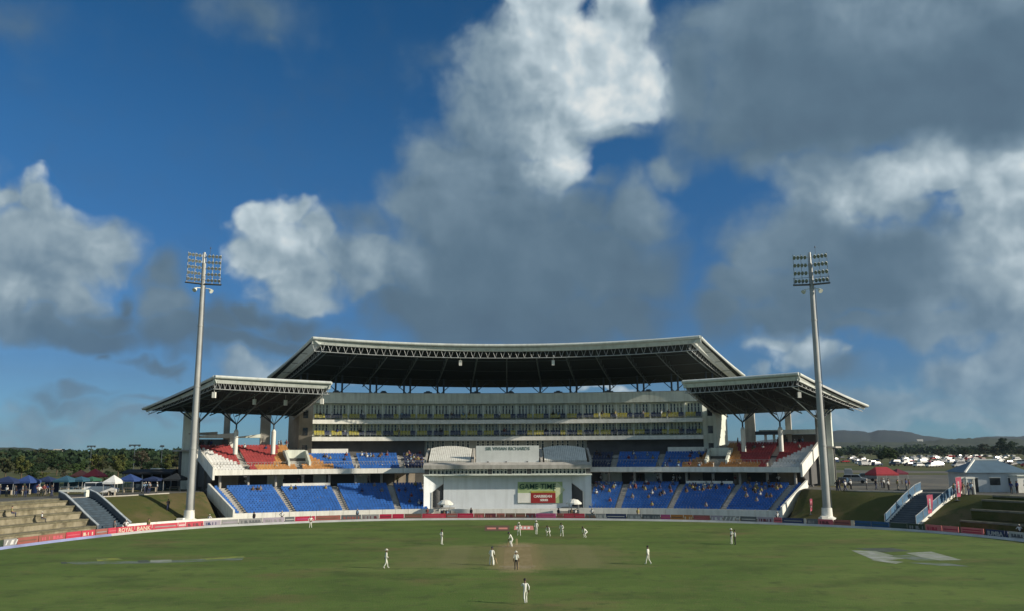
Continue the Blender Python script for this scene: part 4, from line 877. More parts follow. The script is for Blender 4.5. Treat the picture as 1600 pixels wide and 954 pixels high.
# ------------------------------------------------------------------ lamp masts
m_lens = mat('lamp_lens', (.30, .33, .34), .2, .2, 3, metal=.3)
def mast(px, pv, top, yaw, rows_, cols_, label, seed):
    fi = fidx(px, 3.3); base = offf(fi, 3.3, -.05); top = gy(px + (23 if px < 800 else -25), 393, base.y).z
    t = empty('floodlight_mast', base)
    b_ = MB(); b_.tube((0, 0, -.3), (0, 0, .9), 1.45, 1.35, n=12); b_.tube((0, 0, .9), (0, 0, 1.15), 1.35, .8, n=12); b_.box((-.9, -1.1, .7), (1.0, .8, 1.1)); b_.tube((0, 0, 1.1), (0, 0, 2.4), .85, .78, n=12); b_.build('concrete_base', m_white, t)
    b_ = MB(); zs = [2.4, 12, 22, 32, top - 2]; rs = [.60, .54, .47, .40, .33]
    for i in range(4):
        b_.tube((0, 0, zs[i]), (0, 0, zs[i + 1]), rs[i], rs[i + 1], n=12, caps=False); b_.tube((0, 0, zs[i] - .12), (0, 0, zs[i] + .12), rs[i] + .06, n=12)
    b_.build('pole', mat('mast_pole_paint', (.36, .37, .36), .55, .12, .5, dirt=.3), t)
    b_ = MB(); b_.tube((.75, -.1, 2), (.5, -.1, top - 6), .05, n=5); b_.build('ladder', m_dsteel, t)
    hd = empty('lamp_head', (0, 0, top - 5.6)); hd.parent = t; hd.rotation_euler = (0, 0, yaw)
    b_ = MB(); W = 5.3; Hh = 4.6
    for sx in (-1, 1):
        for i in range(rows_): b_.bar((sx * .25, 0, .7 + i * Hh / (rows_ - .5)), (sx * W / 2, -.5, .7 + i * Hh / (rows_ - .5)), .1, .1)
        for x in (.28, 1.4, 2.6): b_.bar((sx * x, -.5 * x / 2.65, .1), (sx * x, -.5 * x / 2.65, Hh + .6), .09, .09)
    b_.tube((0, .2, -.8), (0, .2, Hh + .9), .3, .2, n=8); b_.build('frame', m_steel, hd)
    b_ = MB()
    for sx in (-1, 1):
        b_.prism([(sx * .2, .5, 0), (sx * (W / 2 + .2), -.1, 0), (sx * (W / 2 + .2), -1.0, 0), (sx * .2, -.6, 0)], (0, 0, .12))
    for x in (-2.7, 0, 2.7): b_.bar((x, -.9, .1), (x, -.9, 1.1), .05)
    b_.bar((-2.8, -.95, 1.1), (2.8, -.95, 1.1), .05); b_.build('service_platform', m_dsteel, hd)
    lb = MB(); lb.tube((0, 0, 0), (0, -.22, -.10), .32, .37, n=10, mi=0); lb.tube((0, .3, .06), (0, 0, 0), .12, .27, n=8, mi=1); lb.tube((0, -.221, -.101), (0, -.235, -.108), .33, n=10, mi=2); lo_ = lb.build('lamp', [m_fascia, m_steel, m_lens]); lme = lo_.data; bpy.data.objects.remove(lo_)
    for i in range(rows_):
        for j in range(cols_):
            for sx in (-1, 1):
                x = .5 + (j + .5) * (W / 2 - .45) / cols_; l_ = link('lamp', lme, hd); l_.location = (sx * x, -.5 * x / 2.65 - .12, .75 + i * Hh / (rows_ - .5)); l_.rotation_euler = (R(12), 0, sx * R(-9)); l_.scale = (.68, 1, 1.0 if cols_ == rows_ else .82)
    b_ = MB()
    for sx in (-1, 1): b_.tube((sx * 1.1, -.3, -.9), (sx * 1.35, -.6, -1.2), .25, .38, n=9); b_.bar((0, 0, -.6), (sx * 1.1, -.3, -.7), .1)
    b_.build('loudspeaker', m_wall, hd)
    b_ = MB(); b_.tube((.9, 0, Hh + .6), (.9, 0, Hh + 1.9), .03, n=5); b_.tube((.9, 0, Hh + 1.6), (.9, 0, Hh + 1.75), .12, n=6); b_.build('aerial', m_dsteel, hd)
    tag(t, label, 'floodlight mast', 'floodlight masts beside the stand')
mast(295, 812, 44.6, R(28), 5, 4, 'tall grey floodlight mast on a cream base before the left grass bank', 1)
mast(1293, 810, 44.6, R(-20), 4, 4, 'tall grey floodlight mast on a white base before the right grass bank', 2)
m_far = mat('far_pole_paint', (.06, .08, .09), .7)
for px, vt, w_, D, lb in ((140, 696, 3.2, 330, 'left of the three small lamp poles over the left trees'), (208, 694.5, 4.0, 300, 'middle of the three small lamp poles over the left trees'), (251, 695.5, 1.4, 330, 'right of the three small lamp poles over the left trees')):
    c = gy(px, 735, D); tz = gy(px, vt, D).z; t = empty('lamp_pole', (c.x, D, ZC)); b_ = MB(); b_.tube((0, 0, 0), (0, 0, tz - ZC), .16, .1, n=6); b_.build('pole', m_far, t); b_ = MB(); b_.box((0, 0, tz - ZC), (w_, .5, .45)); [b_.box((x * w_ / 2.4, -.2, tz - ZC - .35), (.6, .4, .35)) for x in (-1, 0, 1)]; b_.build('lamp_head', m_far, t); tag(t, lb, 'lamp pole', 'small lamp poles beyond the left trees')

# ------------------------------------------------------------------ stairs cut through the banks
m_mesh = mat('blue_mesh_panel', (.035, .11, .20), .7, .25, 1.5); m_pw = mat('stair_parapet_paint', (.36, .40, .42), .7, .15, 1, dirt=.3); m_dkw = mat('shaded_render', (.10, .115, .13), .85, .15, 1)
def stair(name, f0, f1, h0, h1, label, panels, wallm, capm, stepm, hw):
    ds = [2.4 + 10.8 * k / 18 for k in range(19)]
    def side(f, h):
        a, c = fidx(f, 2.4), fidx(h, 13.2); return [offf(a + (c - a) * k / 18, ds[k], bankz(ds[k])) for k in range(19)]
    A, Bs = side(f0, h0), side(f1, h1)
    t = empty(name, A[0]); o0 = A[0].copy(); up = Vector((0, 0, 1))
    for k in range(18):
        b_ = MB(); z0 = -.4; z1 = (A[k + 1].z + .07)
        vs = [Vector((q.x, q.y, q.z + z0)) - o0 for q in (A[k], Bs[k], Bs[k + 1], A[k + 1])] + [Vector((q.x, q.y, z1)) - o0 for q in (A[k], Bs[k], Bs[k + 1], A[k + 1])]
        b_.add(vs, [(3, 2, 1, 0), (4, 5, 6, 7), (0, 1, 5, 4), (1, 2, 6, 5), (2, 3, 7, 6), (3, 0, 4, 7)]); b_.build('step', stepm, t)
    for L_ in (A, Bs):
        b_ = MB(); n = len(L_); d = (L_[-1] - L_[0]); d.z = 0; d.normalize(); s_ = Vector((-d.y, d.x, 0)) * .12
        vs = []
        for q in L_: vs += [q - o0 - s_ - up * .4, q - o0 + s_ - up * .4, q - o0 + s_ + up * hw, q - o0 - s_ + up * hw]
        fs = []
        for k in range(n - 1):
            for j in range(4): fs.append((4 * k + j, 4 * k + (j + 1) % 4, 4 * k + 4 + (j + 1) % 4, 4 * k + 4 + j))
        fs += [(3, 2, 1, 0), (4 * n - 4, 4 * n - 3, 4 * n - 2, 4 * n - 1)]
        b_.add(vs, fs); b_.build('side_wall', wallm, t)
        b_ = MB()
        for k in range(0, 18, 3): b_.bar(L_[k] - o0 + up * (hw + .05), L_[k + 3] - o0 + up * (hw + .05), .36, .13)
        b_.build('wall_capping', capm, t)
        if panels:
            for k in range(0, 18, 3):
                q0, q1 = L_[k].lerp(L_[k + 3], .03) - o0, L_[k].lerp(L_[k + 3], .97) - o0
                b_ = MB(); b_.prism([q0 + up * (hw + .15), q1 + up * (hw + .15), q1 + up * (hw + 1.25), q0 + up * (hw + 1.25)], s_ * .4); b_.build('mesh_panel', m_mesh, t)
                b_ = MB(); b_.bar(q0 + up * (hw + .1), q0 + up * (hw + 1.35), .07); b_.build('panel_post', m_steel, t)
            b_ = MB(); [b_.bar(L_[k] - o0 + up * (hw + 1.32), L_[k + 3] - o0 + up * (hw + 1.32), .07) for k in range(0, 18, 3)]; b_.build('top_rail', m_steel, t)
    tag(t, label, 'stairs'); return t
m_bstep = mat('dark_blue_step', (.035, .06, .085), .8, .3, 1)
stair('bank_stairs', 152, 203, 92, 140, 'dark blue stairs between grey parapets rising through the left bank', False, m_dkw, m_pw, m_bstep, 1.1)
stair('bank_stairs', 1383, 1432, 1440, 1502, 'stairs with blue mesh sides and white copings in the right bank', True, m_white, m_white, m_dkw, .35)
c0 = gz(95, 777, ZC); c1 = gz(138, 775, ZC); t = empty('stair_bridge', (c0 + c1) / 2); d = c1 - c0
b_ = MB(); b_.box((0, 0, 1.0), (d.length, 1.6, .3), rz=0); [b_.box((x, 0, .4), (.3, 1.4, 1.0)) for x in (-d.length / 2 + .2, d.length / 2 - .2)]; b_.build('deck', m_wall, t); b_ = MB(); b_.bar((-d.length / 2, -.7, 1.6), (d.length / 2, -.7, 1.6), .06); [b_.bar((x, -.7, 1.1), (x, -.7, 1.6), .04) for x in (-2, -1, 0, 1, 2)]; b_.build('rail', m_steel, t); tag(t, 'white slab across the head of the left stairs', 'slab')

# terraces of the left bank (pale stone) and of the right bank (dark turf with pale kerbs)
m_stone = mat('weathered_stone', (.17, .15, .095), .95, .45, 1.3, .6, c2=(.28, .25, .175), c2scale=.8, dirt=.4); m_turfstep = g_bank
def terrace(u0, u1, label, name, m_, n, lip, i0=None, i1=None, end=None):
    ia = bidx(u0) if i0 is None else i0; ib = bidx(u1) if i1 is None else i1
    off_ = globals()['off']; t = empty(name, tuple(off_(ia, 3, 0)))
    rl = Vector(off_(ia, 3, 0))
    for k in range(n):
        d0 = 2.6 + k * 11.4 / n; d1 = 2.6 + (k + 1) * 11.4 / n; z = bankz(d1) + .1; ib2 = fidx(end[0], 2.4) + (fidx(end[1], 13.2) - fidx(end[0], 2.4)) * (min(d1, 13) - 2.4) / 10.8 if end else ib; ib2 = ib2 - .25 if end else ib2; il = [q_ for q_ in range(ia, ib + 30) if q_ < ib2 - .2] + [ib2]; off = lambda q_, dd_, zz_: offf(q_, dd_, zz_) if q_ != int(q_) else off_(int(q_), dd_, zz_)
        b_ = MB(); b_.sweep([(d0, z - 1.3), (d1 + .3, z - 1.1), (d1 + .3, z + .02), (d0, z + .02)], lambda i, d, zz: off(i, d, zz) - rl, il); b_.build('terrace_step', m_, t)
        if lip:
            b_ = MB(); b_.sweep([(d0 - .08, z - .18), (d0 + .35, z - .18), (d0 + .35, z + .06), (d0 - .08, z + .06)], lambda i, d, zz: off(i, d, zz) - rl, il); b_.build('terrace_edge', lip, t)
    tag(t, label, 'terrace'); return t
m_lipdark = mat('stone_edge_shadow', (.13, .12, .075), .95, .3, 1.5)  # shadow line of each riser, painted as a darker stone lip
terrace(0, 133, 'pale stone spectator terrace in steps left of the left stairs', 'stone_terrace', m_stone, 6, m_lipdark, 20, int(fidx(110, 2.4)), (152, 92))
terrace(1462, 1600, 'dark grassy terrace in steps right of the right stairs', 'grass_terrace', g_bank, 4, mat('dull_kerb', (.16, .155, .12), .95, .3, 1), bidx(1480), nb - 24)

# ------------------------------------------------------------------ people
JT = {}
def joints(pose):
    """joint positions of a 1.8 m figure facing +Y (x right)"""
    j = dict(pelvis=(0, 0, .95), waist=(0, 0, 1.08), chest=(0, .01, 1.32), neck=(0, .02, 1.50), head0=(0, .03, 1.60), head1=(0, .035, 1.70), nose=(0, .12, 1.655))
    for s, n in ((-1, 'L'), (1, 'R')):
        j.update({'sh' + n: (s * .17, 0, 1.44), 'el' + n: (s * .24, -.02, 1.17), 'wr' + n: (s * .25, .06, .94), 'hip' + n: (s * .09, 0, .92), 'kn' + n: (s * .11, .03, .50), 'an' + n: (s * .12, -.02, .09), 'to' + n: (s * .13, .14, .04)})
    def up(**k): j.update(k)
    def lean(f, names=('chest', 'neck', 'head0', 'head1', 'nose', 'shL', 'shR', 'waist')):
        for n in names:
            x, y, z = j[n]; dz = z - .95; j[n] = (x, y + math.sin(f) * dz, .95 + math.cos(f) * dz)
    if pose == 'run':
        lean(R(14)); up(elL=(-.26, .20, 1.22), wrL=(-.16, .42, 1.30), elR=(.27, -.10, 1.20), wrR=(.24, -.08, .96), knL=(-.10, -.06, .50), anL=(-.11, -.42, .28), toL=(-.11, -.44, .14), knR=(.10, .24, .56), anR=(.11, .16, .10), toR=(.11, .33, .04))
    elif pose == 'walk':
        up(knL=(-.10, .14, .50), anL=(-.11, .20, .09), toL=(-.12, .36, .05), knR=(.10, -.02, .50), anR=(.11, -.26, .12), toR=(.11, -.12, .04), wrL=(-.22, -.10, .95), wrR=(.22, .22, .98))
    elif pose == 'crouch':
        for n in ('pelvis', 'hipL', 'hipR'): x, y, z = j[n]; j[n] = (x, y - .28, z - .22)
        up(waist=(0, -.18, .86), chest=(0, .06, 1.02), neck=(0, .24, 1.12), head0=(0, .31, 1.20), head1=(0, .34, 1.30), nose=(0, .42, 1.24), shL=(-.18, .16, 1.10), shR=(.18, .16, 1.10), elL=(-.26, .22, .82), wrL=(-.20, .22, .58), elR=(.26, .22, .82), wrR=(.20, .22, .58), knL=(-.2, .14, .46), knR=(.2, .14, .46), anL=(-.22, -.06, .09), anR=(.22, -.06, .09), toL=(-.26, .1, .04), toR=(.26, .1, .04))
    elif pose == 'bat':
        lean(R(28)); up(elL=(-.16, .34, 1.12), wrL=(.02, .40, .90), elR=(.24, .24, 1.08), wrR=(.06, .36, .82), knL=(-.2, .12, .50), anL=(-.24, -.02, .09), toL=(-.24, .15, .04), knR=(.2, .12, .50), anR=(.24, -.02, .09), toR=(.26, .14, .04), hipL=(-.1, -.06, .88), hipR=(.1, -.06, .88), pelvis=(0, -.06, .91))
    elif pose == 'lean':
        lean(R(22)); up(elR=(.27, .12, 1.14), wrR=(.22, .34, .98), elL=(-.27, .1, 1.12), wrL=(-.24, .30, .96), knL=(-.15, .08, .50), knR=(.15, .04, .50), anL=(-.2, .08, .09), anR=(.2, -.12, .09), toL=(-.2, .24, .04), toR=(.22, .04, .04))
    elif pose == 'hips':
        up(elL=(-.38, -.06, 1.20), wrL=(-.19, .05, 1.02), elR=(.38, -.06, 1.20), wrR=(.19, .05, 1.02), anL=(-.17, 0, .09), anR=(.17, 0, .09), toL=(-.2, .15, .04), toR=(.2, .15, .04))
    elif pose == 'sit':
        for n in ('pelvis', 'waist', 'chest', 'neck', 'head0', 'head1', 'nose', 'shL', 'shR', 'elL', 'elR'): x, y, z = j[n]; j[n] = (x, y - .05, z - .42)
        up(hipL=(-.09, 0, .50), hipR=(.09, 0, .50), knL=(-.13, .42, .50), knR=(.13, .42, .50), anL=(-.13, .40, .09), anR=(.13, .40, .09), toL=(-.13, .55, .04), toR=(.13, .55, .04), wrL=(-.15, .26, .58), wrR=(.15, .26, .58))
    return j
RAD = dict(pelvis=.125, waist=.115, chest=.145, neck=.055, head0=.075, head1=.095, nose=.015, sh=.065, el=.046, wr=.032, hip=.088, kn=.06, an=.042, to=.032)
def body_mesh(pose, cols, fine_=True, pads=False, hatm=None, helmet=False, girth=1.0):
    """one skinned surface; cols = (skin, shirt, trousers, shoes)"""
    j = joints(pose); names = list(j); vs = [Vector(j[n]) for n in names]; rad = []
    for n in names:
        k = n if n in RAD else n[:-1]; r = RAD[k] * (girth if k not in ('head0', 'head1', 'nose', 'neck') else 1)
        if pads and n[:2] in ('kn', 'an'): r *= 1.5
        rad.append(r)
    ix = {n: i for i, n in enumerate(names)}; es = [('pelvis', 'waist'), ('waist', 'chest'), ('chest', 'neck'), ('neck', 'head0'), ('head0', 'head1'), ('head0', 'nose')]; bone = []
    for s in 'LR': es += [('chest', 'sh' + s), ('sh' + s, 'el' + s), ('el' + s, 'wr' + s), ('pelvis', 'hip' + s), ('hip' + s, 'kn' + s), ('kn' + s, 'an' + s), ('an' + s, 'to' + s)]
    E_ = [(ix[a], ix[b]) for a, b in es]; seg = [(j[a], j[b], a, b) for a, b in es]
    if fine_:                              # palms, four fingers and a thumb
        for s, n in ((-1, 'L'), (1, 'R')):
            w = Vector(j['wr' + n]); d = (w - Vector(j['el' + n])).normalized(); c = d.cross(Vector((s, 0, 0))); c = c.normalized() if c.length > .1 else Vector((0, 0, 1)); lat = d.cross(c).normalized()
            i0 = len(vs); vs.append(w + d * .07); rad.append(.036); E_.append((ix['wr' + n], i0)); seg.append((w, vs[-1], 'wr' + n, 'hand'))
            for q, (o_, ln) in enumerate(((-.03, .065), (-.01, .075), (.01, .07), (.03, .055))):
                a = len(vs); vs.append(w + d * .10 + lat * o_); rad.append(.0105); E_.append((i0, a)); vs.append(w + d * (.10 + ln) + lat * o_ * 1.2 + c * .025); rad.append(.009); E_.append((a, a + 1)); seg.append((vs[a], vs[a + 1], 'hand', 'hand'))
            a = len(vs); vs.append(w + d * .06 + lat * -.055 + c * .02); rad.append(.012); E_.append((i0, a)); seg.append((vs[i0], vs[a], 'hand', 'hand'))
    me = bpy.data.meshes.new('body'); me.from_pydata([tuple(v) for v in vs], E_, []); ob = bpy.data.objects.new('tmp', me); col.objects.link(ob)
    md = ob.modifiers.new('Skin', 'SKIN'); md.use_smooth_shade = True
    for i, r in enumerate(rad): me.skin_vertices[0].data[i].radius = (r, r)
    me.skin_vertices[0].data[ix['chest']].radius = (.15 * girth, .12 * girth); me.skin_vertices[0].data[0].use_root = True
    if fine_: sd = ob.modifiers.new('Sub', 'SUBSURF'); sd.levels = 1; sd.render_levels = 1
    nm = bpy.data.meshes.new_from_object(ob.evaluated_get(bpy.context.evaluated_depsgraph_get())); bpy.data.objects.remove(ob); bpy.data.meshes.remove(me)
    nm.materials.clear()
    for m_ in cols: nm.materials.append(m_)
    def near_(p):
        best = (9, None)
        for a, b_, na, nb_ in seg:
            a = Vector(a); b_ = Vector(b_); ab = b_ - a; t = max(0, min(1, (p - a).dot(ab) / max(1e-9, ab.length_squared))); dd = (p - a - ab * t).length
            if dd < best[0]: best = (dd, (na, nb_, t))
        return best[1]
    for f in nm.polygons:
        na, nb_, t = near_(f.center); k = 0
        if na in ('pelvis',) : k = 1 if nb_ == 'waist' and t > .4 else 2
        elif na == 'waist' or (na == 'chest' and nb_[:2] == 'sh'): k = 1
        elif na == 'chest' and nb_ == 'neck': k = 1 if t < .55 else 0
        elif na[:2] == 'sh': k = 1
        elif na[:2] == 'el': k = 1 if t < (.75 if cols[1] is cols[2] else .1) else 0
        elif na[:3] == 'hip' or na[:2] == 'kn': k = 2
        elif na[:2] == 'an': k = 3
        f.material_index = k
    return nm, j
m_cream = mat('cricket_whites', (.70, .70, .62), .8, .06, 4); m_blk = mat('black_cloth', (.018, .018, .022), .85, .2, 3); m_shoe = mat('white_shoe', (.6, .6, .58), .6, .1, 4); m_hair = mat('black_hair', (.012, .010, .008), .7, .2, 8)
m_maroon = mat('maroon_cap', (.12, .015, .02), .7); m_helm = mat('navy_helmet', (.01, .012, .03), .35); m_straw = mat('pale_hat', (.6, .58, .5), .8)
m_wood = mat('willow_wood', (.45, .33, .18), .6, .12, 6)
def head_wear(j, kind, t):
    h = Vector(j['head1']); b_ = MB(); n = 12; rows_ = []
    if kind == 'hair': R_, up_, lo_ = .105, .03, .05
    else: R_, up_, lo_ = .118, .03, .035
    for k in range(5):
        a = k / 4 * math.pi / 2; r = R_ * math.cos(a) + .002; z = R_ * math.sin(a); rows_.append((r, z))
    rows_ = [(R_ * .97, -lo_)] + rows_
    vs = [h + Vector((r * math.cos(2 * math.pi * q / n), r * math.sin(2 * math.pi * q / n) - .01, z + .01)) for r, z in rows_ for q in range(n)]
    b_.add(vs, [(k * n + q, k * n + (q + 1) % n, (k + 1) * n + (q + 1) % n, (k + 1) * n + q) for k in range(5) for q in range(n)], 0, True)
    if kind == 'cap': b_.add([h + Vector((x, y, .0)) for x, y in ((-.08, .08), (.08, .08), (.07, .19), (-.07, .19))] + [h + Vector((x, y, -.012)) for x, y in ((-.08, .08), (.08, .08), (.07, .19), (-.07, .19))], [(0, 1, 2, 3), (7, 6, 5, 4), (0, 3, 7, 4), (1, 5, 6, 2), (2, 6, 7, 3)])
    if kind == 'hat': b_.tube(h + Vector((0, -.01, -.01)), h + Vector((0, -.01, .01)), .20, .17, n=14)
    if kind == 'helmet':
        b_.add([h + Vector((x, y, .0)) for x, y in ((-.1, .07), (.1, .07), (.07, .18), (-.07, .18))] + [h + Vector((x, y, -.015)) for x, y in ((-.1, .07), (.1, .07), (.07, .18), (-.07, .18))], [(0, 1, 2, 3), (7, 6, 5, 4), (0, 3, 7, 4), (1, 5, 6, 2), (2, 6, 7, 3)])
        for z in (-.05, -.09, -.13): b_.tube(h + Vector((-.1, .06, z)), h + Vector((0, .15, z)), .006, n=4); b_.tube(h + Vector((.1, .06, z)), h + Vector((0, .15, z)), .006, n=4)
    mm = {'hair': m_hair, 'cap': m_maroon, 'hat': m_straw, 'helmet': m_helm}[kind]
    b_.build({'hair': 'hair', 'cap': 'cap', 'hat': 'sun_hat', 'helmet': 'helmet'}[kind], mm, t)
def person(x, y, yaw, pose, wear, label, trousers=None, shirt=None, z=0.0, pads=False, hgt=1.0, group=None):
    me, j = body_mesh(pose, [SKIN, shirt or m_cream, trousers or m_cream, m_shoe if not trousers else m_blk], True, pads)
    o_ = link('person', me); o_.location = (x, y, z); o_.rotation_euler = (0, 0, yaw); o_.scale = (hgt * 1.0,) * 3
    head_wear(j, wear, o_)
    if pads:
        for s, n in ((-1, 'L'), (1, 'R')):
            k, a = Vector(j['kn' + n]), Vector(j['an' + n]); b_ = MB(); f_ = Vector((0, .075, 0)); b_.bar(a + f_, k + f_, .19, .05); b_.bar(k + f_, k + f_ + Vector((0, .0, .2)), .17, .05)
            for q in range(3): b_.bar(a.lerp(k, .2 + q * .3) + f_ + Vector((-.1, .028, 0)), a.lerp(k, .2 + q * .3) + f_ + Vector((.1, .028, 0)), .03, .02)
            b_.build('leg_pad', m_white, o_)
    tag(o_, label, 'person', group); return o_, j
def bat(x, y, yaw, a, b_, label):
    t = empty('cricket_bat', (x, y, 0), yaw); a = Vector(a); b_ = Vector(b_); m_ = a.lerp(b_, .35)
    q = MB(); q.tube(a, m_, .017, n=7); q.build('handle', m_blk, t); q = MB(); q.bar(m_, b_, .108, .045); q.bar(m_.lerp(b_, .2), b_.lerp(m_, .1), .05, .075); q.build('blade', m_wood, t); tag(t, label, 'cricket bat')
pp = [(821, 943, 'run', 'hair', R(8), 'bowler in cream whites striding in, nearest player to the viewer', None), (603, 887, 'walk', 'hat', R(-70), 'fielder in whites and pale sun hat walking, leftmost of the near players', None), (690, 850, 'hips', 'hair', R(-60), 'dark haired fielder in whites standing alone between left stand and pitch', None),
      (1013, 881, 'walk', 'hair', R(60), 'fielder in whites walking alone on the turf right of the pitch', None), (838, 834, 'walk', 'hat', R(170), 'upright slip fielder in whites just right of the pink turf advert', None), (857, 837, 'crouch', 'hair', R(150), 'second slip fielder in whites, crouching with legs apart', None),
      (878, 837, 'lean', 'hair', R(160), 'third slip fielder in whites bending forward', None), (914, 839, 'crouch', 'hair', R(115), 'rightmost slip fielder in whites bending low, well apart from the others', None), (1143.5, 849, 'hips', 'hat', R(100), 'fielder in whites standing beside the black trousered umpire at square leg', None), (485, 824, 'hips', 'hat', R(-150), 'fielder in whites close to the boards before the left stand', None),
      (811, 836, 'lean', 'hat', R(175), 'wicket keeper in whites before the pink turf advert', None)]
for u, v, pose, wear, yaw, lab, _ in pp:
    g_ = gz(u, v); person(g_.x, g_.y, yaw, pose, wear, lab, hgt=1.03)
g_ = gz(806.5, 890); person(g_.x, g_.y, R(3), 'hips' if False else 'stand', 'hat', 'umpire in white shirt, black trousers and pale hat at the near wicket', m_blk)
g_ = gz(1149, 850.5); person(g_.x, g_.y, R(85), 'stand', 'hair', 'umpire in pale shirt and black trousers at square leg', m_blk)
g_ = gz(768, 882.5); person(g_.x, g_.y, R(-12), 'lean', 'helmet', 'batsman in navy helmet and white pads waiting at the near wicket', pads=True, hgt=1.02); bat(g_.x, g_.y, R(-12), (.24, .36, 1.0), (.40, .62, .12), 'willow bat held by the batsman at the near wicket')
g_ = gz(800, 853.5); person(g_.x, g_.y, R(-85 + 180), 'bat', 'helmet', 'batsman in dark helmet crouching over his bat at the far wicket', pads=True, hgt=1.02); bat(g_.x, g_.y, R(95), (.05, .40, .95), (.20, .50, .06), 'willow bat grounded by the batsman at the far wicket')
for y, lb in ((84.75, 'three wooden stumps with bails at the near end of the pitch'), (105.75, 'three wooden stumps with bails at the far end of the pitch')):
    t = empty('wicket', (.42, y, 0))
    for k in (-1, 0, 1): b_ = MB(); b_.tube((k * .095, 0, 0), (k * .095, 0, .71), .02, n=7); b_.build('stump', m_wood, t)
    for k in (-1, 1): b_ = MB(); b_.tube((k * .048 - .05, 0, .725), (k * .048 + .05, 0, .725), .012, n=6); b_.build('bail', m_wood, t)
    tag(t, lb, 'wicket')

# spectators: a few body types shared by many people
crowd_cols = [('white', (.6, .6, .58)), ('maroon', (.16, .03, .03)), ('dark blue', (.02, .04, .14)), ('black', (.02, .02, .025)), ('yellow', (.26, .23, .08)), ('pale blue', (.20, .30, .40)), ('brown', (.14, .09, .05)), ('grey', (.2, .2, .2))]
light_skin = mat('pink_skin', (.30, .17, .12), .6)
CM = {}
for pose in ('sit', 'stand', 'hips', 'walk'):
    for ci, (cn, c) in enumerate(crowd_cols):
        m_ = bpy.data.materials.get('shirt_' + cn) or mat('shirt_' + cn.replace(' ', '_'), c, .8, .1, 5)
        tr = rnd.choice([m_blk, m_navyseat, m_tan, m_concd])
        me, j = body_mesh(pose, [light_skin if ci % 3 == 1 else SKIN, m_, tr, m_blk], False); 
        bm = bmesh.new(); bm.from_mesh(me); h = Vector(j['head1']); r_ = bmesh.ops.create_icosphere(bm, subdivisions=1, radius=.112, matrix=Matrix.Translation(h + Vector((0, -.015, .02)))); me.materials.append(m_straw if ci in (0, 5) else m_hair); k = len(me.materials) - 1
        for v in r_['verts']:
            for f in v.link_faces: f.material_index = k
        bm.to_mesh(me); bm.free(); CM[(pose, ci)] = me
def spect(loc, yaw, pose, ci, label, group):
    o_ = link('person', CM[(pose, ci)]); o_.location = loc; o_.rotation_euler = (0, 0, yaw); s_ = rnd.uniform(.95, 1.05); o_.scale = (s_, s_, s_); return tag(o_, label, 'person', group)
def facing(p): return math.pi - R(p)
def sit_in(p, row, tier, label, group, ci=None):
    L_ = LR if tier == 'low' else UR; r, z = L_[row]; c = S(p, r + .02, z); spect((c.x, c.y, z - .02), facing(p * fk(r)), 'sit', rnd.randrange(8) if ci is None else ci, label, group)
def scatter(n, p0, p1, r0, r1, tier, where, skew=1.0):
    for _ in range(n):
        p = rnd.uniform(p0, p1); row = min(r1, max(r0, int(r0 + (r1 - r0 + 1) * rnd.random() ** skew))); ci = rnd.randrange(8)
        if any(abs(abs(p) - a) < .5 for a in (aisles if tier == 'low' else ua)): continue
        sit_in(p, row, tier, f'{crowd_cols[ci][0]} shirted spectator seated among the {where}', f'{crowd_cols[ci][0]} shirted spectators in the {where}', ci)
scatter(34, 7.6, 14.8, 5, 13, 'low', 'inner right lower seats', .7); scatter(30, 15.4, 19.7, 8, 13, 'low', 'middle right lower seats', .6); scatter(46, 19.9, 24.6, 5, 13, 'low', 'outer right lower seats', .7); scatter(12, 8, 24, 1, 8, 'low', 'right front rows')
scatter(8, -14.8, -7.6, 9, 13, 'low', 'rear rows of the left lower seats'); scatter(6, -24, -15.5, 11, 13, 'low', 'outer left lower seats'); scatter(4, -12, -8, 0, 8, 'low', 'inner left lower seats')
scatter(20, -9.1, -7.4, 3, 9, 'up', 'dark seats beside the left covered seats', 1); scatter(10, -13, -9.4, 7, 9, 'up', 'blue upper seats left of centre'); scatter(5, -16, -13.4, 5, 9, 'up', 'seats beside the left vomitory')
scatter(14, 7.4, 13, 5, 9, 'up', 'blue upper seats right of centre'); scatter(16, 13.4, 17, 0, 9, 'up', 'seats beside the right vomitory'); scatter(9, 18.8, 24, 10, 15, 'up', 'red upper seats on the right'); scatter(5, -24.5, -18.8, 12, 15, 'up', 'red upper seats on the left')
def stand_at(loc, yaw, label, group=None, pose=None, ci=None):
    if ci is None:
        ci = rnd.choice([0, 0, 1, 2, 3, 3, 4, 5, 6, 7]); cn = crowd_cols[ci][0]; label = label.replace('spectator', f'{cn} shirted spectator', 1).replace('person', f'{cn} shirted person', 1); group = group + f' in {cn} shirts' if group else None
    spect(loc, yaw, pose or rnd.choice(['stand', 'hips', 'walk']), ci, label, group)
for k in range(26):
    p = rnd.uniform(-24.5, 24.5)
    if abs(p) < 7.6: continue
    r = rnd.uniform(118.6, 121); c = S(p, r, 5.0); sd = 'left' if p < 0 else 'right'; stand_at((c.x, c.y, 5.0), rnd.uniform(2, 4.2), f'spectator standing in the shade of the {sd} lower concourse', f'people on the {sd} lower concourse')
for k in range(14):
    p = rnd.choice([-1, 1]) * rnd.uniform(19, 27); c = Sn(p, 130.2, 11.9); sd = 'left' if p < 0 else 'right'; stand_at((c.x, c.y, 11.9), rnd.uniform(2, 4.2), f'spectator standing behind the top row of the {sd} upper tier', f'people behind the {sd} upper tier')
for k in range(24):
    p = rnd.uniform(-17, 17); lv = rnd.choice([17.6, 14.25]); c = Sn(p, 127.6, lv); stand_at((c.x, c.y, lv), facing(p), 'person standing on the suite balconies', 'people on the suite balconies')
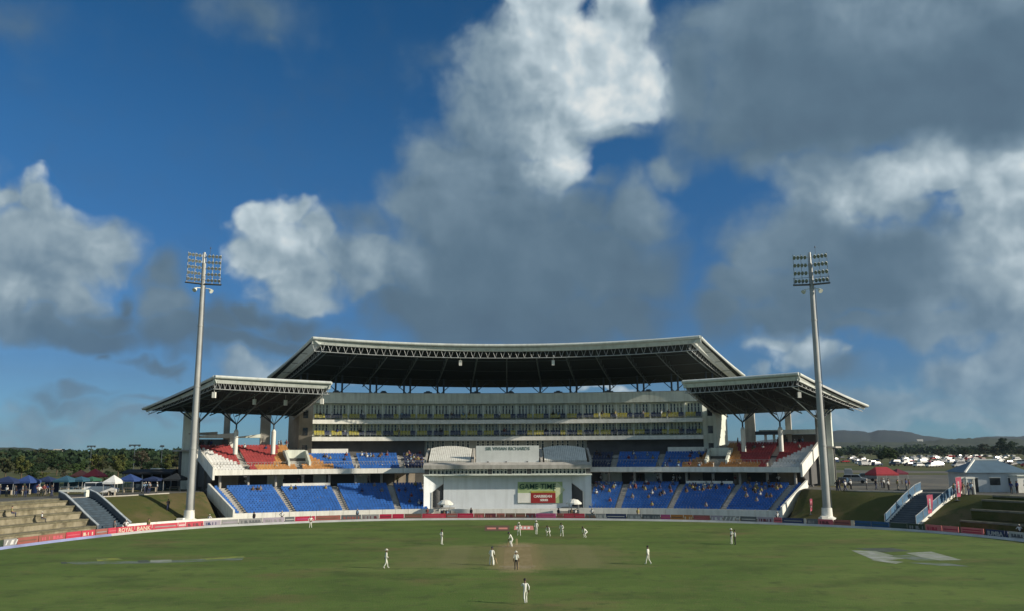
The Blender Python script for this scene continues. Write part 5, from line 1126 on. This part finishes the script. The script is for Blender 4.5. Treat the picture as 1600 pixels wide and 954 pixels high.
for u, lb, ci in ((402, 'person in a black top leaning on the white front wall, left end', 3), (445, 'person in white beyond the boards before the left stand', 0), (560, 'person in a pale blue top beside the front wall', 5), (667, 'person in a maroon top at the left foot of the sight screen', 1), (735, 'person in a dark top before the sight screen, left part', 3), (871, 'person in a dark top beside the right white shelter', 3), (924, 'person in white at the right foot of the sight screen', 0), (995, 'person in a yellow top before the right stand front wall', 4), (241, 'steward in a yellow top behind the red boards on the left', 4), (335, 'person in white sitting low by the cream wall', 0), (1210, 'person in white before the outer right seats', 0), (1573, 'spectator in white at the foot of the dark right bank', 0), (207, 'person in white at the foot of the left stairs', 0), (190, 'person in grey at the foot of the left stairs', 7)):
    p_, n_ = bpos(u); q = p_ + n_ * (1.5 if u < 300 else 2.2); stand_at((q.x, q.y, 0), rnd.uniform(2.5, 3.8), lb, None, 'stand' if ci != 0 else 'hips', ci)
for hx in (698, 703, 890, 896):
    c = gz(hx, 803.5); sd = 'left' if hx < 800 else 'right'; spect((c.x, 148.95, .02), math.pi, 'sit', (hx * 3) % 8, f'official seated under the {sd} white shelter', f'officials under the {sd} shelter')
def on_bank(u, v, z): return gz(u, v, z)
for k in range(16):
    i = rnd.uniform(bidx(0) - 6, bidx(112)); st_ = rnd.randrange(6); d = 3.2 + st_ * 1.9; q = offf(i, d, bankz(2.6 + (st_ + 1) * 1.9) + .12); stand_at((q.x, q.y, q.z + .02), R(-60) + rnd.uniform(-.5, .5) + math.pi * 0, 'spectator sitting on the pale stone terrace', 'people on the stone terrace', 'sit')
q = offf(fidx(262, 7), 7, bankz(7)); stand_at((q.x, q.y, q.z), R(-140), 'person standing half way up the left grass bank', None, 'stand', 3)

# ------------------------------------------------------------------ trees, woods, hills
def leafmat(name, c, v=.35):
    m = mat(name, c, .75, v, 1.2, c2=tuple(x * 1.5 for x in c), c2scale=.8, spec=.2)
    m.node_tree.nodes['Principled BSDF'].inputs['Subsurface Weight'].default_value = 0
    return m
L_dark = leafmat('dark_foliage', (.016, .032, .012)); L_mid = leafmat('mid_foliage', (.032, .055, .016)); L_yel = leafmat('yellow_green_foliage', (.058, .068, .018)); L_olive = leafmat('olive_foliage', (.036, .042, .018)); L_bare = leafmat('sparse_foliage', (.058, .052, .034))
def leaf_cloud(mb, c, r, n, sz, rg):
    for _ in range(n):
        d = Vector((rg.gauss(0, 1), rg.gauss(0, 1), rg.gauss(0, .8))); d.normalize(); q = c + Vector((d.x * r, d.y * r, d.z * r * .8)) * rg.uniform(.55, 1.05)
        a = Vector((rg.gauss(0, 1), rg.gauss(0, 1), rg.gauss(0, 1))).normalized(); nrm = (d * 1.1 + a * .8).normalized(); t1 = nrm.orthogonal().normalized(); t2 = nrm.cross(t1); s_ = sz * rg.uniform(.6, 1.4)
        th = rg.uniform(0, 6.3); u_ = t1 * math.cos(th) + t2 * math.sin(th); v_ = nrm.cross(u_)
        o_ = len(mb.v); mb.v += [tuple(q + u_ * s_), tuple(q + v_ * s_ * .55), tuple(q - u_ * s_ * .9), tuple(q - v_ * s_ * .6)]; mb.f.append((o_, o_ + 1, o_ + 2, o_ + 3)); mb.m.append(0); mb.sm.append(False)
TV = {}
def tree_variant(kind, seed):
    rg = random.Random(seed); h = 1.0; mb = MB(); tr_ = MB(); W = {'round': .55, 'tall': .32, 'wide': .72, 'bush': .7, 'bare': .5}[kind]; base = {'round': .28, 'tall': .15, 'wide': .35, 'bush': .05, 'bare': .35}[kind]
    # unit tree (height 10), scaled by the object
    H_ = 10.0; tr_.tube((0, 0, 0), (.15, 0, H_ * max(.3, base + .15)), .28, .18, n=7); limbs = []
    nl = 5 if kind != 'bush' else 4
    for k in range(nl):
        a = k * 2.4 + rg.random(); e = Vector((math.cos(a) * H_ * W * .55, math.sin(a) * H_ * W * .55, H_ * rg.uniform(base + .25, .82))); s0 = Vector((.1, 0, H_ * (base * .8 + .05 + .06 * k))); m_ = s0.lerp(e, .5) + Vector((0, 0, -.3)); tr_.tube(s0, m_, .14, .10, n=5, caps=False); tr_.tube(m_, e, .10, .04, n=5, caps=False); limbs.append(e)
    nc = {'round': 26, 'tall': 20, 'wide': 30, 'bush': 22, 'bare': 15}[kind]
    for k in range(nc):
        a = rg.uniform(0, 6.28); t = rg.random() ** .6; z = base + (1 - base) * (.08 + .88 * rg.random()); prof = math.sin(math.pi * min(1, max(.06, (z - base) / (1 - base) * .82 + .12))) ** .7
        c = Vector((math.cos(a) * t * W * H_ * .62 * prof, math.sin(a) * t * W * H_ * .62 * prof, z * H_ * .93)); leaf_cloud(mb, c, rg.uniform(.75, 1.35) * (.8 if kind == 'tall' else 1), 84 if kind != 'bare' else 38, .33, rg)
    for e in limbs: leaf_cloud(mb, e, 1.1, 60, .32, rg)
    me = mb.build('crown', L_mid, fix=False); tm = tr_.build('trunk', m_trunk); r_ = (me.data, tm.data); bpy.data.objects.remove(me); bpy.data.objects.remove(tm); return r_
kinds = ['round', 'tall', 'wide', 'bush', 'bare']; kname = {'round': 'rounded', 'tall': 'tall narrow', 'wide': 'spreading', 'bush': 'low bushy', 'bare': 'sparse twiggy'}
leafs = {'dark': L_dark, 'mid': L_mid, 'yel': L_yel, 'olive': L_olive, 'bare': L_bare}; lname = {'dark': 'dark green', 'mid': 'green', 'yel': 'yellow green', 'olive': 'olive', 'bare': 'brownish'}
for k in kinds:
    for sd in range(2):
        cm_, tm_ = tree_variant(k, hash(k) % 1 + sd * 17 + len(k) * 5)
        for ln, lm in leafs.items(): c_ = cm_.copy(); c_.materials.clear(); c_.materials.append(lm); TV[(k, sd, ln)] = (c_, tm_)
def tree(x, y, h, kind, leaf, label, group=None, z=ZC, sd=None, bush=False):
    cme, tme = TV[(kind, rnd.randrange(2) if sd is None else sd, leaf)]; t = empty('bush' if kind == 'bush' else 'tree', (x, y, z - .05), rnd.uniform(0, 6.28)); s_ = h / 10.0; t.scale = (s_ * rnd.uniform(.9, 1.15), s_ * rnd.uniform(.9, 1.15), s_)
    link('trunk', tme, t); link('crown', cme, t); return tag(t, label, 'bush' if kind == 'bush' else 'tree', group)
def tpx(u, vb, hp, kind, leaf, label, group=None, z=ZC):
    c = gz(u, vb, z); D = math.hypot(c.x, c.y); tree(c.x, c.y, hp / F * c.y * 1.02, kind, leaf, label, group, z)
LT = [(8, 746, 34, 'round', 'olive', 'olive rounded tree at the far left edge above the terrace'), (33, 748, 37, 'round', 'yel', 'yellow green rounded tree above the left end of the terrace'), (48, 755, 24, 'bush', 'dark', 'dark bush close behind the blue tents on the left'), (68, 752, 18, 'bush', 'yel', 'small yellow green bush behind the blue tents'), (88, 742, 30, 'wide', 'dark', 'dark spreading tree behind the teal canopies'),
      (100, 752, 16, 'bare', 'bare', 'brown twiggy shrub behind the teal canopies'), (118, 748, 25, 'bush', 'mid', 'green bush behind the red canopies'), (148, 744, 38, 'tall', 'yel', 'narrow yellow green tree above the red canopies'), (160, 740, 30, 'round', 'olive', 'olive tree beside the narrow yellow green tree'), (168, 750, 16, 'bush', 'dark', 'dark bush behind the white frame tent'), (184, 744, 36, 'round', 'yel', 'yellow green tree behind the blue gazebo'), (196, 742, 28, 'bush', 'mid', 'green bush right of the yellow green tree'),
      (220, 738, 36, 'bare', 'bare', 'grey brown twiggy tree behind the dark round one'), (234, 742, 26, 'bush', 'dark', 'very dark round bush behind the long black shelter'), (262, 738, 30, 'tall', 'yel', 'thin yellow green tree behind the black shelter'), (276, 737, 34, 'round', 'olive', 'olive tree just left of the tall rear pier'), (292, 735, 38, 'round', 'mid', 'green tree behind the tall left pier')]
for a in LT: tpx(*a)
for k in range(115):
    u = rnd.uniform(-70, 312); vb = rnd.uniform(718, 741); hp = rnd.uniform(13, 24) * (1.15 if vb < 728 else .8); kd = rnd.choice(['round', 'wide', 'bush', 'bush']); lf = rnd.choice(['dark', 'dark', 'dark', 'mid', 'olive']); c = gz(u, vb, ZC)
    tree(c.x, c.y, min(11, hp / F * c.y), kd, lf, f'{"small" if hp < 17 else "tall"} {lname[lf]} {kname[kd]} tree in the dense belt {"behind the pale terrace" if u < 110 else "behind the left grass bank"}', f'{lname[lf]} {kname[kd]} trees in the left tree belt')
RT = [(1312, 716, 14, 'round', 'mid', 'green tree just right of the tall right pier'), (1322, 708, 9, 'bush', 'dark', 'dark bush in the hedge right of the pier'), (1378, 722, 20, 'round', 'dark', 'dark tree among the parked cars, right of the mast'), (1391, 724, 25, 'wide', 'mid', 'large green tree among the parked cars'), (1402, 720, 17, 'bush', 'dark', 'dark bush beside the large green tree'), (1368, 706, 9, 'bush', 'mid', 'small green bush in the hedge line right of the mast'),
      (1462, 706, 12, 'bush', 'mid', 'green bush behind the parked cars'), (1478, 707, 10, 'bush', 'olive', 'olive bush behind the parked cars'), (1540, 711, 19, 'wide', 'olive', 'olive spreading tree behind the white building'), (1555, 712, 17, 'round', 'olive', 'olive rounded tree behind the white building'), (1571, 712, 29, 'round', 'dark', 'large dark tree behind the white building, tallest on the right'), (1581, 710, 22, 'bush', 'mid', 'green bush beside the tallest dark tree'), (1597, 708, 15, 'bush', 'mid', 'green bush at the right picture edge'), (1510, 750, 9, 'bush', 'dark', 'dark clipped bush behind the white market frames'), (1345, 720, 10, 'bare', 'bare', 'small brown shrub among the left parked cars')]
for a in RT: tpx(*a)
for k in range(56):
    u = rnd.uniform(1296, 1680); vb = rnd.uniform(708.5, 713); kd = rnd.choice(['bush', 'wide', 'bush']); lf = rnd.choice(['mid', 'dark', 'olive']); c = gz(u, vb, ZC)
    tree(c.x, c.y, rnd.uniform(5, 9), kd, lf, f'{lname[lf]} {kname[kd]} tree in the hedge line {"right of the right pier" if u < 1430 else "beyond the packed car rows" if u < 1530 else "behind the white building"}', f'{lname[lf]} {kname[kd]} trees in the far right hedges')
# hills: real ridges standing at their own distance
h_far = mat('distant_hill', (.009, .020, .025), .95, .2, .004, c2=(.018, .030, .028), c2scale=.006); h_near = mat('wooded_hill', (.014, .028, .014), .95, .3, .02, c2=(.03, .042, .02), c2scale=.012)
def hill(name, crest, D, depth, m, seed, amp):
    rg = random.Random(seed); mb = MB(); cols_ = 140; vs = []; us = [crest[0][0] + (crest[-1][0] - crest[0][0]) * i / cols_ for i in range(cols_ + 1)]
    prof = [(-1, 0), (-.7, .25), (-.4, .6), (-.15, .92), (0, 1), (.3, .8), (1, 0)]
    for i, u in enumerate(us):
        k = max(j for j in range(len(crest) - 1) if crest[j][0] <= u + 1e-6); (u0, v0), (u1, v1) = crest[k], crest[k + 1]; v = v0 + (v1 - v0) * (u - u0) / (u1 - u0)
        for t, hh in prof:
            c = gy(u, v, D); zt = c.z + amp * (math.sin(i * .9 + seed) * .4 + math.sin(i * 2.3) * .3 + rg.uniform(-.5, .5)); s_ = 1 + t * depth / D; zz = ZC - 1 + (zt - ZC + 1) * hh * (1 + rg.uniform(-.02, .02) * (t != 0)); vs.append(Vector((c.x * s_, D * s_, zz)))
    n = len(prof); fs = [(i * n + j, (i + 1) * n + j, (i + 1) * n + j + 1, i * n + j + 1) for i in range(cols_) for j in range(n - 1)]
    mb.add(vs, fs, 0, True); return tag(mb.build(name, m), kind='structure')
hill('hills', [(1060, 689), (1110, 687), (1180, 688), (1250, 682), (1290, 676), (1305, 672), (1318, 671), (1345, 672.5), (1356, 674.5), (1363, 674), (1371, 671), (1400, 671.5), (1420, 674), (1440, 679), (1470, 683), (1500, 687), (1525, 683), (1545, 680.5), (1570, 681), (1600, 680.5), (1700, 676), (1800, 680)], 3600, 700, h_far, 3, 1.6)
hill('hills', [(1030, 700), (1120, 693), (1200, 692), (1300, 690), (1360, 689), (1400, 690), (1440, 688.5), (1490, 684.5), (1540, 683), (1575, 684), (1620, 686), (1700, 685), (1800, 690)], 1900, 350, h_near, 5, 1.8)
hill('hills', [(-200, 694), (-60, 696), (0, 697.5), (45, 698.5), (60, 701.5), (95, 701), (130, 704.2), (150, 704), (200, 705), (260, 704), (310, 703), (380, 704), (480, 706), (600, 707)], 950, 220, h_near, 9, .8)
# woods on the near hills and at their feet: masses of crowns
def woods(name, u0, u1, D0, D1, n, hgt, seed, zf, leafm, label):
    rg = random.Random(seed); mb = MB()
    for _ in range(n):
        u = rg.uniform(u0, u1); D = rg.uniform(D0, D1); c = gy(u, 700, D); r_ = hgt * rg.uniform(.35, .6); z = zf(u, D)
        for q in range(3): leaf_cloud(mb, Vector((c.x + rg.uniform(-1, 1) * r_, D, z + r_ * (.6 + .4 * q))), r_ * .8, 12, r_ * .42, rg)
    return tag(mb.build(name, leafm, fix=False), kind='stuff')
def zl(u, D): return ZC if D < 730 else ZC + max(0, (D - 730) / 220) * 4.5
woods('woods', -180, 560, 420, 900, 900, 8, 4, zl, L_dark, '')
woods('woods', 1020, 1760, 1300, 1750, 520, 10, 6, lambda u, D: ZC + max(0, (D - 1550) / 350) * 12, L_mid, '')
woods('woods', 1000, 1760, 1000, 1250, 260, 8, 8, lambda u, D: ZC, L_dark, '')
for (u, v, D, w, hh, lb) in ((1381, 684.5, 3350, 30, 7, 'long pale building far off on the blue hill'), (1437, 686.5, 3300, 22, 6, 'small pale building on the far hill, right of the long one'), (90, 705, 880, 6, 2.5, 'tiny pale house on the wooded hill at left')):
    c = gy(u, v, D); t = empty('house', (c.x, D, c.z - hh * .5)); b_ = MB(); b_.box((0, 0, 0), (w, 8, hh)); b_.build('wall', m_white, t); b_ = MB(); b_.prism([(-w / 2 - 1, -5, hh / 2), (-w / 2 - 1, 5, hh / 2), (-w / 2 - 1, 0, hh / 2 + 3)], (w + 2, 0, 0)); b_.build('roof', m_conc, t); tag(t, lb, 'house')

# ------------------------------------------------------------------ cars on the parking field
car_glass = m_glass; tyre = mat('tyre_rubber', (.02, .02, .02), .9)
def car_mesh(paint, kind, parts=False):
    L_, W_, Hh = {'sedan': (4.5, 1.75, 1.42), 'suv': (4.6, 1.85, 1.75), 'van': (4.9, 1.9, 2.1), 'hatch': (3.9, 1.7, 1.5)}[kind]
    pr = {'sedan': [(-.5, .30), (.5, .30), (.5, .58), (.28, .66), (.14, .98), (-.22, .98), (-.36, .68), (-.5, .64)], 'suv': [(-.5, .28), (.5, .28), (.5, .55), (.27, .62), (.16, .98), (-.42, .98), (-.49, .62), (-.5, .55)], 'van': [(-.5, .22), (.5, .22), (.5, .45), (.36, .55), (.22, .98), (-.47, .98), (-.5, .9), (-.5, .5)], 'hatch': [(-.5, .3), (.5, .3), (.5, .56), (.26, .66), (.10, .98), (-.32, .98), (-.46, .68), (-.5, .6)]}[kind]
    b_ = MB(); n = len(pr); vs = []
    for s_, fz in ((-1, 1), (1, 1)):
        for x, z in pr: vs.append((x * L_, s_ * W_ / 2 * (.82 if z > .8 else 1), z * Hh))
    b_.add(vs, [tuple(range(n))[::-1], tuple(range(n, 2 * n))] + [(k, (k + 1) % n, n + (k + 1) % n, n + k) for k in range(n)], 0)
    top = [p for p in pr if p[1] > .8]; xs = [p[0] for p in top]
    lo = pr[3], pr[6] if kind != 'van' else (-.48, .58)
    for s_ in (-1, 1):
        q = lambda x, z: (x * L_, s_ * (W_ / 2 * (1 - .18 * max(0, (z - .66) / .32)) + .012), z * Hh)
        x0 = max(xs) - .005; x1 = min(xs) + .01; xb = lo[0][0] - .03; xe = (lo[1][0] + .03)
        b_.add([q(xb, .69), q((x0 + x1) / 2 + .01, .69), q((x0 + x1) / 2 + .01, .94), q(x0 - .01, .94)], [(0, 1, 2, 3)], 1); b_.add([q((x0 + x1) / 2 - .01, .69), q(xe, .69), q(x1 + .01, .94), q((x0 + x1) / 2 - .01, .94)], [(0, 1, 2, 3)], 1)
        for x in (-.31, .31): b_.tube((x * L_, s_ * W_ / 2 * .99 - s_ * .2, .33), (x * L_, s_ * (W_ / 2 + .02), .33), .33, n=10, mi=2)
    a, c = pr[3], pr[4]; b_.add([(a[0] * L_ + .01 - .05, y, (a[1] + .03) * Hh) for y in (-W_ * .42, W_ * .42)] + [(c[0] * L_ + .05, y, (c[1] - .03) * Hh) for y in (W_ * .38, -W_ * .38)], [(0, 1, 2, 3)], 1)
    for v in range(4): x, y, z = b_.v[-4 + v]; b_.v[-4 + v] = (x + .03, y, z + .03)
    a, c = pr[6], pr[5]; b_.add([(a[0] * L_ - .02, y, (a[1] + .05) * Hh) for y in (-W_ * .4, W_ * .4)] + [(c[0] * L_ - .04, y, (c[1] - .04) * Hh) for y in (W_ * .37, -W_ * .37)], [(3, 2, 1, 0)], 1)
    o_ = b_.build('car', [paint, car_glass, tyre]); me = o_.data; bpy.data.objects.remove(o_); return me
paints = [('white', (.72, .72, .70)), ('silver', (.38, .39, .40)), ('black', (.02, .02, .025)), ('dark blue', (.02, .04, .10)), ('red', (.35, .02, .02)), ('grey', (.14, .15, .16))]
CARM = {}
for cn, c in paints:
    pm = mat('car_paint_' + cn.replace(' ', '_'), c, .28, .03, 1, spec=.6)
    for kd in ('sedan', 'suv', 'hatch', 'van'): CARM[(cn, kd)] = car_mesh(pm, kd)
def car(x, y, yaw, cn, kd, label, group=None): o_ = link('parked_car', CARM[(cn, kd)]); o_.location = (x, y, ZC + .012); o_.rotation_euler = (0, 0, yaw); return tag(o_, label, 'car' if kd != 'van' else 'van', group)
kdn = {'sedan': 'saloon', 'suv': 'high estate', 'hatch': 'hatchback', 'van': 'van'}
taken = []
def place_cars(n, u0, u1, v0, v1, where):
    for _ in range(n):
        u = rnd.uniform(u0, u1); v = rnd.choice([v0 + (v1 - v0) * k / 5 for k in range(6)]) + rnd.uniform(-.4, .4); c = gz(u, v, ZC)
        if any((c.x - a) ** 2 + ((c.y - b) ** 2) < 22 for a, b in taken): continue
        taken.append((c.x, c.y)); cn = rnd.choice(['white', 'white', 'white', 'silver', 'silver', 'black', 'dark blue', 'red', 'grey', 'white']); kd = rnd.choice(['sedan', 'suv', 'hatch', 'suv', 'van'])
        car(c.x, c.y, R(rnd.choice([20, 200, 25, 110])) + rnd.uniform(-.15, .15), cn, kd, f'{cn} {kdn[kd]} parked {where}', f'{cn} {kdn[kd]}s {where}')
place_cars(30, 1302, 1372, 715, 727, 'on the grass between pier and dark trees'); place_cars(20, 1396, 1432, 714, 727, 'on the grass right of the dark trees')
place_cars(130, 1430, 1530, 713.5, 729, 'in the packed rows behind the paved yard'); place_cars(100, 1525, 1660, 713, 728, 'in the rows behind the white building')
def nearcar(u, v, yaw, cn, kd, label): c = gz(u, v, ZC); car(c.x, c.y, yaw, cn, kd, label)
nearcar(1326, 745, R(70), 'silver', 'van', 'silver van parked on the yard right of the right pier'); nearcar(1336, 754, R(-25), 'silver', 'suv', 'silver high car angled on the yard nearest the bank'); nearcar(1352, 751, R(160), 'grey', 'suv', 'grey car half behind the silver car on the yard'); nearcar(1318, 757, R(60), 'black', 'sedan', 'black car beside the foot of the right pier')
nearcar(158, 772.5, R(10), 'white', 'van', 'white van parked beside the white frame tent'); nearcar(1588, 762, R(100), 'grey', 'hatch', 'grey car parked before the white building')

# ------------------------------------------------------------------ tents, shelters and the white building on the concourse
def canvas(name, c): return mat(name, c, .75, .12, 1.5)
c_blue = canvas('blue_canvas', (.025, .06, .20)); c_teal = canvas('teal_canvas', (.025, .09, .14)); c_red = canvas('red_canvas', (.34, .03, .04)); c_white = canvas('white_canvas', (.7, .7, .68)); c_navy = canvas('navy_canvas', (.015, .03, .09)); c_dred = canvas('faded_red_canvas', (.35, .10, .07)); c_green = canvas('green_canvas', (.03, .12, .07))
def gazebo(u, vb, wpx, m, label, hp=None, depth=None, flaps=False, n_=4, yaw=0.0, group=None, z=ZC, kind='hip'):
    c = gz(u, vb, z); W = wpx / F * c.y; Dp = depth or min(W, 4.0); Hh = 2.15; t = empty('gazebo', c, yaw)
    b_ = MB(); x, y = W / 2, Dp / 2; e = .12; rr_ = (hp or 1.0)
    if kind == 'hip' and W < 5: top = [(0, 0, Hh + rr_)]; fs = [(0, 1, 4), (1, 2, 4), (2, 3, 4), (3, 0, 4)]
    else: top = [(-x * .55, 0, Hh + rr_), (x * .55, 0, Hh + rr_)]; fs = [(0, 1, 5, 4), (1, 2, 5), (2, 3, 4, 5), (3, 0, 4)]
    vs = [(-x - e, -y - e, Hh), (x + e, -y - e, Hh), (x + e, y + e, Hh), (-x - e, y + e, Hh)] + top
    b_.add(vs, fs); b_.add([(-x - e, -y - e, Hh), (x + e, -y - e, Hh), (x + e, y + e, Hh), (-x - e, y + e, Hh), (-x - e, -y - e, Hh - .3), (x + e, -y - e, Hh - .3), (x + e, y + e, Hh - .3), (-x - e, y + e, Hh - .3)], [(0, 4, 5, 1), (1, 5, 6, 2), (2, 6, 7, 3), (3, 7, 4, 0)])
    b_.build('canopy', m, t, fix=False)
    k = max(2, int(W / 3) + 1)
    for i in range(k):
        for yy in (-y, y):
            b_ = MB(); px_ = -x + 2 * x * i / (k - 1); b_.tube((px_, yy, 0), (px_, yy, Hh - .05), .035, n=6); b_.build('post', m_steel, t)
    if flaps: b_ = MB(); b_.box((0, y - .03, Hh / 2 - .1), (W * .98, .05, Hh - .35)); b_.build('back_flap', m, t)
    b_ = MB(); b_.box((0, -y * .2, .74), (W * .6, .6, .05)); [b_.box((xx, -y * .2, .36), (.06, .5, .7)) for xx in (-W * .27, W * .27)]; b_.build('table', m_tan, t)
    return tag(t, label, 'gazebo', group)
gazebo(176, 773, 17, c_white, 'white open frame tent at the head of the left stairs', 1.1, 3.0); gazebo(202, 768, 24, c_blue, 'bright blue gazebo right of the white frame tent', 1.0, 3.4)
gazebo(42, 771, 22, c_blue, 'blue gazebo behind the terrace, middle of the tent row', 1.0, 3.2, True); gazebo(10, 772, 34, c_navy, 'navy tent at the far left behind the terrace', .9, 3.0, True); gazebo(73, 769, 22, c_navy, 'dark navy tent between the blue gazebo and the teal ones', .7, 3.0, True)
gazebo(102, 769, 22, c_teal, 'teal gazebo left of the stair bridge', .8, 3.4, True); gazebo(125, 768, 20, c_teal, 'teal gazebo behind the stair bridge, flat topped', .6, 3.4, True); gazebo(142, 767, 16, c_green, 'green tent between teal gazebo and white frame tent', .5, 3.0, True)
gazebo(125, 758, 18, c_dred, 'faded red canopy seen over the teal gazebos', 1.2, 3.2); gazebo(147, 759, 24, c_red, 'bright red canopy left of the white frame tent', 1.5, 3.6)
gazebo(1379, 757, 32, c_red, 'large red hipped tent on the yard right of the vehicles', 1.25, 5.0, False, kind='ridge'); gazebo(1404, 755, 16, canvas('maroon_canvas', (.16, .02, .04)), 'maroon canopy joined to the right of the red tent', .8, 4.0)
def shelter(u0, u1, vb, Hh, m, label):
    a = gz(u0, vb, ZC); b2 = gz(u1, vb, ZC); L_ = b2.x - a.x; t = empty('shelter', ((a.x + b2.x) / 2, a.y, ZC)); 
    b_ = MB(); b_.prism([(-L_ / 2, -2.5, Hh - .35), (-L_ / 2, 2.5, Hh - .5), (-L_ / 2, 2.5, Hh), (-L_ / 2, 0, Hh + .55), (-L_ / 2, -2.5, Hh)], (L_, 0, 0)); b_.build('roof', m, t)
    b_ = MB(); b_.box((0, 2.4, Hh / 2 - .1), (L_, .12, Hh - .5)); b_.build('back_wall', m, t)
    for i in range(6): b_ = MB(); x = -L_ / 2 + .2 + (L_ - .4) * i / 5; b_.box((x, -2.35, Hh / 2 - .1), (.14, .14, Hh - .3)); b_.build('post', m_dsteel, t)
    b_ = MB(); b_.box((L_ * .1, 0, Hh + .62), (2.2, 1.4, .16)); b_.build('roof_vent', m_white, t)
    b_ = MB(); b_.box((0, -1.6, .55), (L_ * .7, .6, 1.1)); b_.build('counter', m_dsteel, t); tag(t, label, 'shelter')
shelter(198, 272, 764, 3.2, m_black, 'long black bar shelter behind the left grass bank'); 
gazebo(274, 766, 26, canvas('black_canvas', (.02, .025, .03)), 'black peaked tent just left of the tall left pier', 1.0, 3.4)
gazebo(238, 767, 22, c_navy, 'dark blue canopy before the black bar shelter', .5, 2.6)
for u, lb in ((1503, 'left cream market frame beside the white building'), (1517, 'right cream market frame beside the white building')):
    c = gz(u, 771, ZC); t = empty('market_frame', c)
    for x in (-.55, .55): b_ = MB(); b_.box((x, 0, 1.15), (.16, .5, 2.3)); b_.build('post', m_white, t)
    b_ = MB(); b_.box((0, 0, 2.4), (1.4, .6, .28)); b_.build('lintel', m_white, t); b_ = MB(); b_.box((.1, .1, .6), (.5, .4, 1.2)); b_.box((.1, .1, 1.3), (.35, .3, .2)); b_.build('cabinet', m_wall, t); tag(t, lb, 'frame')
# the white building with a hipped roof
c = gz(1567, 768, ZC); W = 88 / F * c.y; t = empty('white_building', (c.x, c.y + 4, ZC), R(-8)); D2 = 4.0
b_ = MB(); b_.box((0, 0, 1.5), (W, D2 * 2, 3.0)); b_.build('wall', mat('blue_white_render', (.48, .52, .54), .7, .08, .8, dirt=.2), t)
b_ = MB(); x, y = W / 2 + .4, D2 + .4; b_.add([(-x, -y, 3.0), (x, -y, 3.0), (x, y, 3.0), (-x, y, 3.0), (-x * .35, 0, 4.9), (x * .35, 0, 4.9)], [(0, 1, 5, 4), (1, 2, 5), (2, 3, 4, 5), (3, 0, 4), (3, 2, 1, 0)]); b_.build('roof', mat('blue_grey_roof', (.10, .16, .21), .6, .12, .8), t)
b_ = MB(); b_.bar((-x, -y, 3.06), (-x * .35, 0, 4.98), .25, .2); b_.bar((-x * .35, 0, 4.98), (x * .35, 0, 4.98), .25, .2); b_.build('roof_ridge', m_white, t)
for xx, w_, h0, h1, nm in ((-W * .38, .9, 0, 2.2, 'door'), (-W * .05, 1.5, 1.1, 2.2, 'window'), (W * .25, 1.5, 1.1, 2.2, 'window')):
    b_ = MB(); b_.box((xx, -D2 - .03, (h0 + h1) / 2), (w_, .08, h1 - h0)); b_.build(nm, m_glass, t); b_ = MB(); b_.box((xx, -D2 - .05, h1 + .06), (w_ + .2, .14, .12)); b_.build(nm + '_head', m_white, t)
tag(t, 'pale blue white building with hipped grey roof at the far right', 'building')
c = gz(1597, 769, ZC); t = empty('white_cabin', (c.x + .8, c.y, ZC)); b_ = MB(); b_.box((0, 1.2, 1.25), (2.6, 2.4, 2.5)); b_.build('wall', m_white, t); b_ = MB(); b_.box((0, 1.15, 2.6), (2.9, 2.8, .16)); b_.build('roof', m_wall, t); b_ = MB(); b_.box((.2, -.03, 1.3), (.8, .06, 1.4)); b_.build('hatch', m_glass, t); tag(t, 'small white cabin before the white building at the picture edge', 'cabin')
for u, vb, n_ in ((60, 774, 8), (20, 775, 6), (180, 772, 5), (245, 770, 6), (1320, 766, 6), (1370, 764, 6), (1420, 766, 3), (1505, 772, 5), (1585, 771, 5)):
    for k in range(n_):
        uu_ = u + rnd.uniform(-22, 22); c = gz(uu_, vb + rnd.uniform(-2.5, 1), ZC); wh = 'behind the pale terrace' if u < 100 else ('behind the left grass bank' if u < 400 else ('on the yard behind the right bank' if u < 1450 else 'before the white building')); stand_at((c.x, c.y, ZC + .005), rnd.uniform(0, 6.28), f'person standing {wh}', f'people {wh}')

# ------------------------------------------------------------------ light haze in the air
hz_m = bpy.data.materials.new('pale_haze'); hz_m.use_nodes = True; t_ = hz_m.node_tree; t_.nodes.clear()
pv = t_.nodes.new('ShaderNodeVolumePrincipled'); pv.inputs['Color'].default_value = (.55, .72, .92, 1); pv.inputs['Density'].default_value = .00004; pv.inputs['Anisotropy'].default_value = .2
om = t_.nodes.new('ShaderNodeOutputMaterial'); t_.links.new(pv.outputs[0], om.inputs['Volume'])
o = MB(); o.box((0, 2500, 79), (12000, 9000, 162)); hb = o.build('haze', hz_m); tag(hb, kind='stuff')
